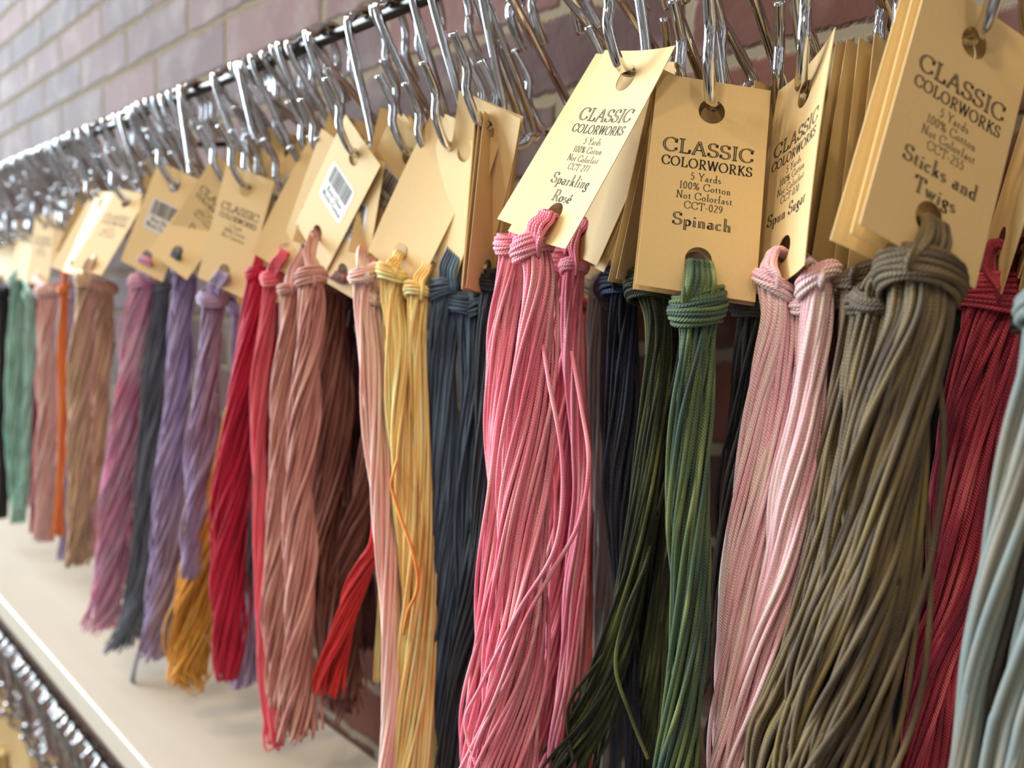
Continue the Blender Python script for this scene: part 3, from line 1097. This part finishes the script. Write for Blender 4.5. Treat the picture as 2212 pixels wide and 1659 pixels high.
g = skein('olive brown floss skein under the large blurred printed tag at upper right', FM['olive'],
          [(2006, -59), (2237, 89), (2103, 633), (1862, 477)],
          [(1985, 602, 62), (1990, 680, 70), (1965, 800, 84), (1935, 950, 98), (1905, 1100, 108), (1880, 1250, 114), (1850, 1400, 120), (1800, 1659, 135)],
          psi=-10, text=('CCT-255', ('Sticks and', 'Twigs')), wrap=74, loophw=36, tilt=.4, hook=(-40, 'large blurred chrome hook through the big printed tag at upper right', HG), clump=.3, **NEAR)
behind(g, 2, beh('olive brown', 'of the large blurred tag'), FM['olive'],
       [(1915, 640, 42), (1900, 760, 52), (1870, 950, 60), (1840, 1150, 64), (1800, 1350, 70), (1760, 1500, 74), (1715, 1659, 80)], step=(0.003, -3), shift=(-14, 4), lean=1.0, **NEAR)
g = skein('umber brown floss skein at left of the olive brown cluster, beside the edge-on tags', FM['umber'],
          [(1893, 93), (1990, 140), (1935, 640), (1834, 560)],
          [(1852, 600, 34), (1850, 690, 40), (1838, 800, 42), (1815, 950, 46), (1790, 1100, 48), (1770, 1250, 46), (1745, 1400, 50), (1680, 1659, 70)],
          psi=-30, text=('', ''), wrap=38, Yp=.192, hook=(-14, 'chrome hook holding the edge-on tag stack left of the big printed tag', HG), **NEAR)
behind(g, 3, beh('umber brown', 'beside the olive cluster'), FM['umber'], [(1850, 650, 30), (1835, 800, 34), (1800, 1000, 38), (1770, 1200, 38), (1730, 1450, 40), (1690, 1659, 44)],
       step=(0.0024, -5), shift=(-3, 2), n_strands=18, **FAR)
skein('black floss skein in the dark gap between olive brown and burgundy skeins', FM['black'],
      [(2060, 150), (2140, 180), (2090, 640), (2010, 600)],
      [(2075, 650, 34), (2055, 760, 42), (2040, 900, 46), (2020, 1050, 46), (1995, 1250, 46), (1970, 1450, 46), (1950, 1659, 50)], psi=10, depth=.21, **FAR)

g = skein('burgundy floss skein at right edge, blurred, with red flecks', FM['burgundy'],
          [(2287, 10), (2350, 44), (2172, 612), (2107, 582)],
          [(2150, 640, 56), (2130, 720, 62), (2108, 850, 64), (2084, 1000, 62), (2064, 1150, 62), (2040, 1300, 58), (2012, 1420, 54), (1990, 1659, 52)],
          psi=60, wrap=62, loophw=34, fill=.75, hook=(-40, 'chrome hook above the burgundy skein at the right edge', HG), **NEAR)
skein('burgundy floss skein hanging under the narrow cream tag cut by the right edge', FM['burgundy'],
      [(2342, 40), (2385, 20), (2205, 578), (2172, 600)],
      [(2188, 640, 32), (2175, 760, 34), (2140, 950, 36), (2105, 1150, 38), (2060, 1350, 38), (2020, 1659, 40)], psi=60, wrap=40, **NEAR)
skein('grey blue variegated floss skein cut by the right edge of the photo', FM['greyblue'],
      [(2380, 20), (2500, 60), (2370, 640), (2240, 600)],
      [(2262, 660, 40), (2242, 800, 44), (2212, 950, 48), (2182, 1100, 52), (2150, 1250, 50), (2118, 1400, 42), (2100, 1500, 36), (2080, 1659, 36)], psi=20, depth=.150, Yp=.174, fill=.75,
      sr=.00095, hook=(-40, 'chrome hook above the grey blue skein beyond the right edge', HG), **NEAR)
skein('grey blue floss skein at the lower right corner, lighter strands fanning out', FM['greyblue'],
      [(2420, 40), (2540, 80), (2410, 660), (2280, 620)],
      [(2335, 700, 42), (2320, 1000, 50), (2282, 1250, 54), (2232, 1420, 56), (2198, 1550, 58), (2182, 1659, 62)], psi=20, depth=.150, Yp=.172, sr=.00095, **NEAR)

skein('charcoal floss skein in the dark gap between the two grey blue ones at right', FM['charcoal'],
      [(2340, 60), (2440, 90), (2320, 650), (2200, 610)],
      [(2250, 680, 40), (2240, 850, 46), (2215, 1050, 50), (2190, 1250, 54), (2160, 1450, 54), (2130, 1659, 54)], psi=20, depth=.165, Yp=.196, **FAR)
# skeins that hang nearer the wall, seen through the gaps
BK = dict(res=90, sides=7)
skein('navy blue floss skein seen between the pink and olive black skeins', FM['navy'],
      [(1440, 160), (1560, 200), (1480, 645), (1324, 592)],
      [(1345, 618, 34), (1345, 690, 38), (1346, 800, 38), (1345, 900, 40), (1338, 1020, 40), (1340, 1120, 32), (1350, 1250, 28), (1360, 1420, 26), (1370, 1659, 30)],
      psi=0, depth=.245, Yp=.209, wrap=42, hook=(-8, 'chrome hook with its cut end visible behind the pink and green tags', HG), **BK)
skein('charcoal floss skein with curling ends just left of the navy one', FM['slate'],
      [(1420, 175), (1530, 215), (1440, 640), (1310, 600)],
      [(1312, 620, 14), (1308, 720, 18), (1312, 850, 18), (1318, 1000, 16), (1325, 1200, 14), (1330, 1500, 16), (1330, 1659, 16)], psi=0, depth=.255, Yp=.221,
      extra=[[(1330, 590, .004), (1295, 600, .006), (1285, 630, .006), (1305, 655, .006), (1320, 650, .004)], [(1335, 600, .004), (1305, 608, .006), (1292, 640, .006), (1312, 668, .006)]], **BK)
skein('silvery white floss skein in the gap right of the pink cluster', FM['white'],
      [(1330, 260), (1432, 285), (1345, 648), (1255, 600)],
      [(1287, 622, 20), (1284, 720, 24), (1292, 850, 24), (1298, 1000, 22), (1305, 1150, 22), (1306, 1280, 24), (1300, 1400, 18), (1295, 1659, 22)],
      psi=10, depth=.268, wrap=24, hook=(4, 'chrome hook with bent tip behind the nearest pink tag', HG), **BK)
skein('coral red floss skein glimpsed deep behind the right of the pink cluster', FM['brick'],
      [(1262, 320), (1340, 335), (1290, 645), (1212, 620)],
      [(1252, 655, 20), (1262, 760, 18), (1270, 900, 16), (1272, 1050, 14), (1285, 1300, 20), (1275, 1480, 18), (1270, 1659, 18)], psi=10, depth=.285, **BK)
skein('charcoal black floss skein between the dark green and pale pink skeins', FM['charcoal'],
      [(1632, 178), (1735, 205), (1700, 650), (1596, 640)],
      [(1632, 655, 40), (1618, 760, 42), (1606, 900, 44), (1590, 1050, 46), (1582, 1250, 48), (1580, 1450, 44), (1570, 1659, 44)], psi=5, depth=.245, wrap=44,
      hook=(-20, 'chrome hook behind the gap between green and pale pink tags', HG),
      extra=[[(1590, 1280, .0), (1540, 1340, .004), (1490, 1400, .004)], [(1590, 1360, 0), (1540, 1450, .004), (1510, 1520, .004)], [(1570, 1500, 0), (1530, 1560, .003), (1525, 1620, .003), (1550, 1659, .003)]], **BK)
skein('dark brown floss skein in shade right of the pale pink pair', FM['plum'],
      [(1790, 190), (1850, 210), (1835, 640), (1775, 620)],
      [(1795, 660, 30), (1785, 800, 34), (1765, 1000, 36), (1745, 1200, 36), (1715, 1450, 36), (1700, 1659, 40)], psi=30, depth=.225, **BK)

# ------------------------------------------------------------------ middle
g = skein('slate blue floss skein at left of the pink cluster, under the tall curled manila tag', FM['blue'],
          [(998, 194), (1118, 259), (1044, 613), (916, 543)],
          [(966, 622, 32), (962, 690, 38), (958, 800, 38), (960, 950, 40), (962, 1100, 42), (958, 1250, 42), (952, 1400, 42), (940, 1659, 52)],
          depth=0.277, psi=15, wrap=34, loophw=26, bend=(0.001, 0.002, 0), hook=(0, 'chrome hook above the curled tag of the slate blue skein', HG), **NEAR)
behind(g, 1, beh('slate blue', 'under the curled tag'), FM['blue'], [(1010, 660, 34), (1018, 760, 40), (1024, 900, 42), (1022, 1050, 42), (1018, 1250, 42), (1005, 1400, 40), (990, 1659, 46)],
       step=(0.003, -4), shift=(2, 0), lean=2, **NEAR)
g = skein('ink blue black floss skein mostly hidden behind the left of the pink cluster', FM['darknavy'],
          [(1046, 243), (1122, 300), (1085, 652), (1008, 618)],
          [(1068, 600, 26), (1060, 700, 30), (1052, 850, 32), (1045, 1050, 36), (1040, 1250, 40), (1000, 1450, 40), (985, 1659, 44)],
          psi=0, wrap=28, hook=(10, 'chrome hook with its tip poking through the tag left of the pink skein', HG), **BK)
behind(g, 2, beh('ink blue', 'left of the pink cluster'), FM['darknavy'], [(1050, 660, 24), (1045, 850, 28), (1040, 1100, 30), (1030, 1350, 32), (1010, 1659, 36)],
       step=(0.0026, 3), shift=(-6, 3), lean=.8, n_strands=16, **FAR)

g = skein('honey yellow floss skein with plain manila tag leaning left, beside the peach one', FM['yellow'],
          [(941, 240), (1046, 326), (904, 632), (792, 540)],
          [(846, 590, 24), (845, 650, 27), (858, 750, 30), (868, 900, 34), (880, 1050, 36), (888, 1200, 36), (890, 1350, 36), (885, 1500, 36), (880, 1659, 40)],
          depth=0.295, Yp=.183, psi=14, wr=36, wrap=27, loophw=16, bend=(.0006, -.0008, 0), hook=(-6, 'chrome hook above the left-leaning plain tag of the honey yellow skein', HG), **BK)
skein('honey yellow floss skein at right of the yellow pair, next to the slate blue one', FM['yellow'],
      [(968, 249), (1071, 311), (974, 640), (864, 574)],
      [(904, 630, 24), (903, 720, 27), (908, 850, 28), (912, 1000, 30), (916, 1200, 30), (918, 1400, 28), (915, 1659, 30)], depth=0.285, Yp=.188, psi=14, wr=36, wrap=26, **BK)
skein('amber floss skein, one loose orange strand curling over the yellow skein', FM['amber'],
      [(956, 254), (1057, 325), (946, 642), (838, 566)],
      [(880, 640, 12), (880, 800, 12), (870, 1000, 12), (862, 1200, 12), (872, 1400, 18), (870, 1550, 24), (868, 1659, 20)], depth=0.305, Yp=.200, psi=14, wr=36, n_strands=14,
      extra=[[(868, 960, .004), (850, 1020, .030), (848, 1060, .031), (866, 1120, .032), (888, 1180, .032), (902, 1240, .032), (900, 1280, .032), (882, 1320, .031), (872, 1370, .022)]], **FAR)
g = skein('peach floss skein, long and narrow, with barcode sticker on its tag', FM['peach'],
          [(855, 264), (952, 348), (831, 586), (727, 496)],
          [(785, 592, 24), (784, 650, 25), (795, 760, 27), (808, 900, 29), (822, 1050, 31), (834, 1200, 29), (842, 1350, 27), (845, 1500, 27), (838, 1659, 32)],
          depth=0.315, Yp=.178, psi=14, wr=36, sticker=('Rosy Glow', 'Works Cotton'), wrap=26, loophw=18, hook=(5, 'chrome hook above the barcode tag of the peach skein', HG), **BK)
behind(g, 3, beh('peach', 'with the barcode'), FM['peach'], [(800, 640, 18), (815, 850, 20), (832, 1050, 20), (845, 1300, 18), (850, 1659, 20)],
       step=(0.0024, -7), shift=(3, 2), n_strands=14, **FAR)

g = skein('dusty mauve floss skein, lighter twisted one with barcode tag, left of the peach skein', FM['mauve'],
          [(750, 252), (815, 357), (707, 589), (637, 477)],
          [(672, 600, 24), (672, 660, 29), (664, 800, 31), (655, 950, 33), (652, 1100, 36), (650, 1250, 37), (645, 1400, 36), (640, 1530, 42), (642, 1590, 50)],
          depth=0.335, Yp=.180, psi=14, wr=36, sticker=('Rosy Glow', 'Works Cotton'), wrap=28, loophw=20, hook=(-5, 'chrome hook above the mauve barcode tags', HG), twist=1.2, **BK)
skein('dusty mauve floss skein, slimmer one at left of the mauve pair', FM['mauve'],
      [(699, 277), (785, 354), (696, 614), (604, 532)],
      [(626, 622, 18), (622, 720, 23), (612, 860, 26), (606, 1000, 28), (604, 1150, 30), (602, 1300, 31), (600, 1450, 34), (606, 1520, 36)], depth=0.352, Yp=.186, psi=14, wr=36, twist=1.2, **BK)
skein('brown rose floss skein in shade right of the mauve pair', FM['rust'],
      [(735, 318), (825, 358), (784, 642), (688, 598)],
      [(716, 620, 26), (716, 720, 32), (712, 900, 38), (716, 1100, 44), (722, 1300, 50), (728, 1420, 54), (735, 1500, 56)], depth=0.325, psi=14, wr=36, Yp=.212, sticker=('Rosy Glow', 'Works Cotton'), **BK)
skein('brown rose floss skein bending to the left behind the peach skein', FM['rust'],
      [(828, 352), (933, 403), (868, 647), (756, 592)],
      [(800, 700, 24), (805, 900, 28), (795, 1060, 32), (765, 1150, 34), (735, 1260, 36), (725, 1400, 40), (745, 1540, 50)], psi=14, depth=.357, wr=36, Yp=.215, **BK)
skein('scarlet red floss skein slanting down to the left in front of the mauve ones', FM['brightred'],
      [(842, 360), (947, 411), (884, 655), (772, 600)],
      [(792, 650, 10), (798, 850, 10), (812, 1050, 14), (816, 1165, 20), (790, 1220, 25), (758, 1290, 28), (735, 1370, 30), (718, 1440, 34), (712, 1500, 42)], psi=14, depth=.352, wr=36, Yp=.189, **BK)
skein('dark plum floss skein in the shade between mauve and peach skeins', FM['plum'],
      [(814, 362), (919, 413), (852, 653), (740, 598)],
      [(765, 650, 26), (770, 800, 30), (772, 1000, 34), (775, 1200, 36), (780, 1400, 38)], psi=14, depth=.362, wr=36, Yp=.228, **FAR)
skein('coral rose floss skein with looped ends hanging below the mauve skeins', FM['coral'],
      [(673, 296), (778, 358), (653, 611), (541, 545)],
      [(588, 598, 16), (576, 700, 19), (562, 820, 20), (556, 950, 20), (560, 1100, 19), (566, 1250, 18), (572, 1400, 17), (584, 1520, 18), (600, 1590, 24)],
      depth=0.367, Yp=.188, psi=14, wr=36, wrap=20, bend=(.0005, -.0006, 0), loops=True, hook=(-5, 'chrome hook above the coral rose skein', HG), **BK)
skein('crimson floss skein, smooth deep red, with barcode tag leaning left', FM['crimson'],
      [(656, 287), (750, 366), (606, 582), (506, 497)],
      [(556, 590, 18), (548, 680, 24), (532, 800, 29), (515, 930, 34), (500, 1060, 39), (494, 1180, 42), (494, 1300, 40), (492, 1400, 34), (490, 1468, 22)],
      depth=0.39, Yp=.187, psi=14, wr=36, sticker=('Rosy Glow', 'Works Cotton'), wrap=20, hook=(5, 'chrome hook above the crimson skein', HG), **BK)
skein('mustard floss skein with big looped ends below the purple skeins', FM['mustard'],
      [(585, 381), (679, 423), (605, 651), (505, 606)],
      [(535, 650, 14), (522, 800, 16), (492, 950, 18), (460, 1080, 20), (440, 1180, 34), (420, 1290, 42), (408, 1380, 48), (402, 1440, 52)],
      depth=0.41, Yp=.195, psi=14, wr=36, loops=True, hook=(8, 'chrome hook above the mustard skein', HG), **BK)

# ------------------------------------------------------------------ far left
g = skein('dusty purple floss skein with bunched knot, left one of the purple pair', FM['purple'],
          [(466, 346), (552, 415), (436, 589), (344, 515)],
          [(402, 578, 22), (398, 640, 23), (388, 760, 26), (376, 900, 28), (366, 1040, 31), (358, 1180, 32), (350, 1300, 32), (338, 1420, 32)],
          depth=0.415, Yp=.189, psi=14, wr=36, text=('', 'Dusty'), wrap=26, loophw=18, hook=(0, 'chrome hook above the left one of the dusty purple pair', HG), twist=1.1, **BK)
g = skein('dusty purple floss skein under the upright printed tag, right one of the purple pair', FM['purple'],
          [(494, 346), (589, 393), (527, 649), (425, 599)],
          [(462, 640, 24), (456, 730, 28), (444, 850, 29), (430, 1000, 30), (424, 1100, 24), (416, 1180, 22), (408, 1250, 20)],
          depth=0.40, Yp=.187, psi=14, wr=36, text=('', ''), wrap=28, hook=(-8, 'chrome hook above the upright tag of the right purple skein', HG), **BK)
skein('dusty purple floss skein showing between crimson and coral rose skeins', FM['purple'],
      [(540, 385), (634, 423), (570, 640), (470, 600)],
      [(520, 660, 20), (525, 900, 24), (530, 1150, 26), (528, 1300, 26), (525, 1440, 30), (522, 1480, 36)], psi=10, depth=.42, Yp=.214, **FAR)
skein('slate grey floss skein behind the purple pair with frayed ends trailing left', FM['slate'],
      [(464, 348), (544, 406), (404, 606), (318, 544)],
      [(352, 620, 14), (342, 720, 20), (328, 850, 24), (316, 1000, 27), (308, 1120, 26), (302, 1230, 26), (285, 1330, 30), (262, 1400, 38)],
      depth=0.43, Yp=.199, psi=14, wr=36, wrap=16, extra=[[(300, 1400, .0), (290, 1440, .0), (275, 1490, 0), (242, 1555, 0)], [(300, 1400, .0), (292, 1440, .0), (280, 1490, 0), (250, 1558, 0)], [(302, 1400, .0), (294, 1440, .0), (282, 1490, 0), (232, 1545, 0)]], endvar=.06, **BK)
skein('candy pink floss skein with frayed ends, left of the slate grey one', FM['candy'],
      [(346, 343), (434, 390), (352, 614), (258, 564)],
      [(312, 610, 26), (302, 690, 31), (286, 800, 36), (268, 930, 40), (258, 1060, 42), (250, 1180, 42), (238, 1280, 42), (215, 1360, 44)],
      depth=0.445, Yp=.191, psi=14, wr=36, sticker=('Rosy Glow', 'Works Cotton'), wrap=26, twist=.9, endvar=.07, hook=(0, 'chrome hook above the candy pink skein', HG), **BK)
skein('tan brown floss skein under the brightest cream printed tag on the left', FM['tan'],
      [(255, 406), (320, 421), (220, 594), (150, 578)],
      [(190, 612, 20), (182, 690, 22), (176, 800, 24), (172, 920, 25), (174, 1040, 26), (172, 1140, 26), (165, 1220, 26)],
      depth=0.50, psi=40, text=('', ''), wrap=22, endvar=.06, hook=(4, 'chrome hook above the brightest cream tag on the left', HG), **FAR)
skein('tan brown floss skein with darker knot, right one of the tan pair', FM['tan'],
      [(240, 415), (264, 408), (192, 602), (140, 590)],
      [(228, 618, 18), (220, 720, 20), (212, 850, 21), (208, 1000, 22), (205, 1100, 20), (200, 1200, 20)], psi=35, Yp=.202, wrap=20, **FAR)
skein('orange floss skein, narrow bright stripe beside the salmon one', FM['orange'],
      [(201, 415), (259, 435), (170, 602), (108, 580)],
      [(138, 622, 9), (134, 720, 10), (133, 850, 10), (132, 980, 10), (130, 1080, 11), (126, 1160, 13)], psi=35, hook=(0, 'chrome hook above the orange skein', HG), **FAR)
skein('salmon pink floss skein under the flat printed tag third from the left edge', FM['salmon'],
      [(76, 460), (126, 470), (101, 616), (57, 613)],
      [(104, 630, 18), (104, 740, 20), (102, 880, 21), (99, 1000, 21), (96, 1100, 21), (95, 1170, 20)], psi=5, text=T_STD, endvar=.06, hook=(-6, 'chrome hook above the salmon pink skein', HG), **FAR)
skein('sea green floss skein near the left edge of the photo', FM['teal'],
      [(48, 482), (78, 470), (62, 600), (18, 585)],
      [(38, 600, 13), (36, 700, 16), (35, 820, 18), (36, 930, 19), (38, 1030, 18), (36, 1130, 15)], psi=30, hook=(5, 'chrome hook above the sea green skein', HG), endvar=.06, **FAR)
skein('sea green floss skein at right of the green pair on the far left', FM['teal'],
      [(62, 480), (90, 470), (75, 605), (35, 590)],
      [(66, 640, 10), (66, 760, 12), (64, 880, 13), (58, 1000, 13), (50, 1100, 12)], psi=30, Yp=.204, **FAR)
skein('burgundy floss skein thin strip between sea green and salmon skeins', FM['burgundy'],
      [(70, 470), (98, 468), (85, 612), (50, 600)],
      [(80, 650, 8), (82, 800, 9), (80, 1000, 9), (70, 1150, 9)], psi=20, Yp=.21, **FAR)
skein('purple floss skein thin strip between orange and tan skeins', FM['purple'],
      [(215, 412), (245, 408), (170, 600), (130, 588)],
      [(158, 640, 9), (152, 800, 10), (150, 980, 11), (146, 1120, 12), (136, 1210, 14)], psi=30, Yp=.208, **FAR)
skein('black floss skein at the extreme left edge of the photo', FM['black'],
      [(6, 520), (34, 505), (18, 612), (-14, 602)],
      [(8, 630, 11), (10, 760, 13), (10, 900, 14), (8, 1050, 13), (4, 1120, 12)], psi=20, hook=(0, 'chrome hook above the black skein at the left edge', HG), **FAR)
skein('peach floss skein behind the black one at the extreme left', FM['peach'],
      [(-20, 540), (6, 530), (-10, 612), (-36, 606)],
      [(-12, 640, 10), (-8, 800, 12), (-4, 960, 12), (-8, 1080, 11)], psi=20, **FAR)
# plain tags and skeins in the blurred part of the row
fill_specs = [
    ('salmon', (150, 448), 'salmon pink floss skein behind the orange one, blurred on the far left'),
    ('tan', (225, 425), 'pale tan floss skein between salmon and tan ones, blurred on the far left'),
    ('candy', (372, 372), 'candy pink floss skein behind the tag stack left of the purple pair'),
    ('slate', (560, 362), 'slate grey floss skein behind the purple pair, deep in the row'),
    ('crimson', (628, 330), 'crimson floss skein behind the mustard one, deep in the row'),
    ('mauve', (770, 305), 'dusty mauve floss skein behind the barcode tags, deep in the row'),
    ('yellow', (890, 300), 'honey yellow floss skein behind the peach tag, deep in the row'),
]
for cname, (hx, hy), lab in fill_specs:
    h = at_wall_distance(hx, hy, 0.208)
    yaw = math.radians(random.uniform(20, 70))
    xa = np.array([math.cos(yaw), math.sin(yaw), 0])
    zz = np.array([0, 0, 1.0])
    R = rodrigues(np.cross(xa, zz) * math.radians(random.uniform(-22, -6))) @ np.stack([xa, zz, np.cross(xa, zz)], 1)
    c = h - R @ np.array([0, HOLE_Y, 0])
    s_ = c - R @ np.array([0, HOLE_Y, 0])
    sp = proj(s_)
    d = s_ @ FWD
    k = 0.0045 * FPX / d
    L_ = 0.2 * FPX / d
    skein(lab, FM[cname], None, [(sp[0], sp[1] + 4 * k / 5, k * .9), (sp[0] - 3, sp[1] + L_ * .4, k * 1.2), (sp[0] - 6, sp[1] + L_ * .95, k * 1.2)],
          pose=(R, c), Yp=.212, n_strands=18, hook=(random.uniform(-10, 10), 'chrome hook above the %s' % lab.split(' floss')[0] + ' skein set back in the row', HG), **FAR)

# ------------------------------------------------------------------ remaining hooks of the upper row
taken = [h[0][0] for h in HOLES]
xs = []
x = -1.45
while x < -0.20:
    x += random.uniform(0.005, 0.0105) * (1.0 if x < -0.5 else 1.5)
    xs.append(x)
n_far = 0
for x in xs:
    if min(abs(x - t) for t in taken) < 0.004:
        continue
    y = 0.207 + random.uniform(-0.010, 0.014)
    zv = 0.049 + random.uniform(-0.004, 0.010)
    lab = 'chrome hook packed with others in the blurred left stretch of the upper rail' if x < -0.42 else 'empty chrome hook with slanting shank among those in the middle of the upper rail'
    make_hook(np.array([x + random.uniform(-.008, .008), y, zv]), lab, HG, phi=random.uniform(-14, 14), phi2=random.uniform(-14, 14), dx=random.uniform(-.007, .007), sides=8)
for x in (-0.205, -0.172, -0.15, -0.128, -0.10, -0.078, -0.05):
    make_hook(np.array([x + random.uniform(-.006, .006), 0.226 + random.uniform(-.008, .008), 0.066]), 'empty chrome hook standing behind the nearest tags on the upper rail', 'chrome hooks behind the nearest tags',
              phi=random.uniform(-25, 25), phi2=random.uniform(-25, 25), dx=random.uniform(-.008, .008))

# ------------------------------------------------------------------ lower row, under the shelf
x = -1.35
while x < -0.52:
    x += random.uniform(0.013, 0.02)
    make_hook(np.array([x + random.uniform(-.006, .006), LROD_Y - .006 + random.uniform(-0.010, 0.010), LROD_Z - 0.066 + random.uniform(-.006, .006)]),
              'chrome hook on the lower rail under the cream shelf at bottom left', 'chrome hooks on the lower rail', phi=random.uniform(-28, 28), phi2=random.uniform(-20, 20),
              rodY=LROD_Y, rodZ=LROD_Z, dx=random.uniform(-.008, .008), sides=8)
low = ['tan', 'yellow', 'salmon', 'peach', 'tan', 'purple', 'yellow', 'teal', 'mauve', 'blue']
for i, cname in enumerate(low):
    h = np.array([-1.02 + i * 0.048, 0.198 + random.uniform(-.008, .004), LROD_Z - 0.0655])
    yaw = math.radians(random.uniform(15, 60))
    xa = np.array([math.cos(yaw), math.sin(yaw), 0])
    zz = np.array([0, 0, 1.0])
    R = rodrigues(np.cross(xa, zz) * math.radians(random.uniform(-14, 10))) @ np.stack([xa, zz, np.cross(xa, zz)], 1)
    c = h - R @ np.array([0, HOLE_Y, 0])
    s_ = c - R @ np.array([0, HOLE_Y, 0])
    sp = proj(s_)
    d = s_ @ FWD
    k = 0.005 * FPX / d
    L_ = 0.2 * FPX / d
    skein('floss skein with manila tag on the lower rail under the shelf, bottom left', FM[cname], None,
          [(sp[0], sp[1] + k, k * .8), (sp[0] + 2, sp[1] + L_ * .4, k * 1.1), (sp[0] + 4, sp[1] + L_ * .9, k * 1.2)], pose=(R, c), Yp=h[1], n_strands=16, group='skeins on the lower rail', floor_z=LROD_Z - 0.33,
          hook=(random.uniform(-10, 10), 'x', None) and None, **FAR)
print('skeins', SKEINS, 'objects', len(bpy.data.objects), 'verts', sum(len(m.vertices) for m in bpy.data.meshes))
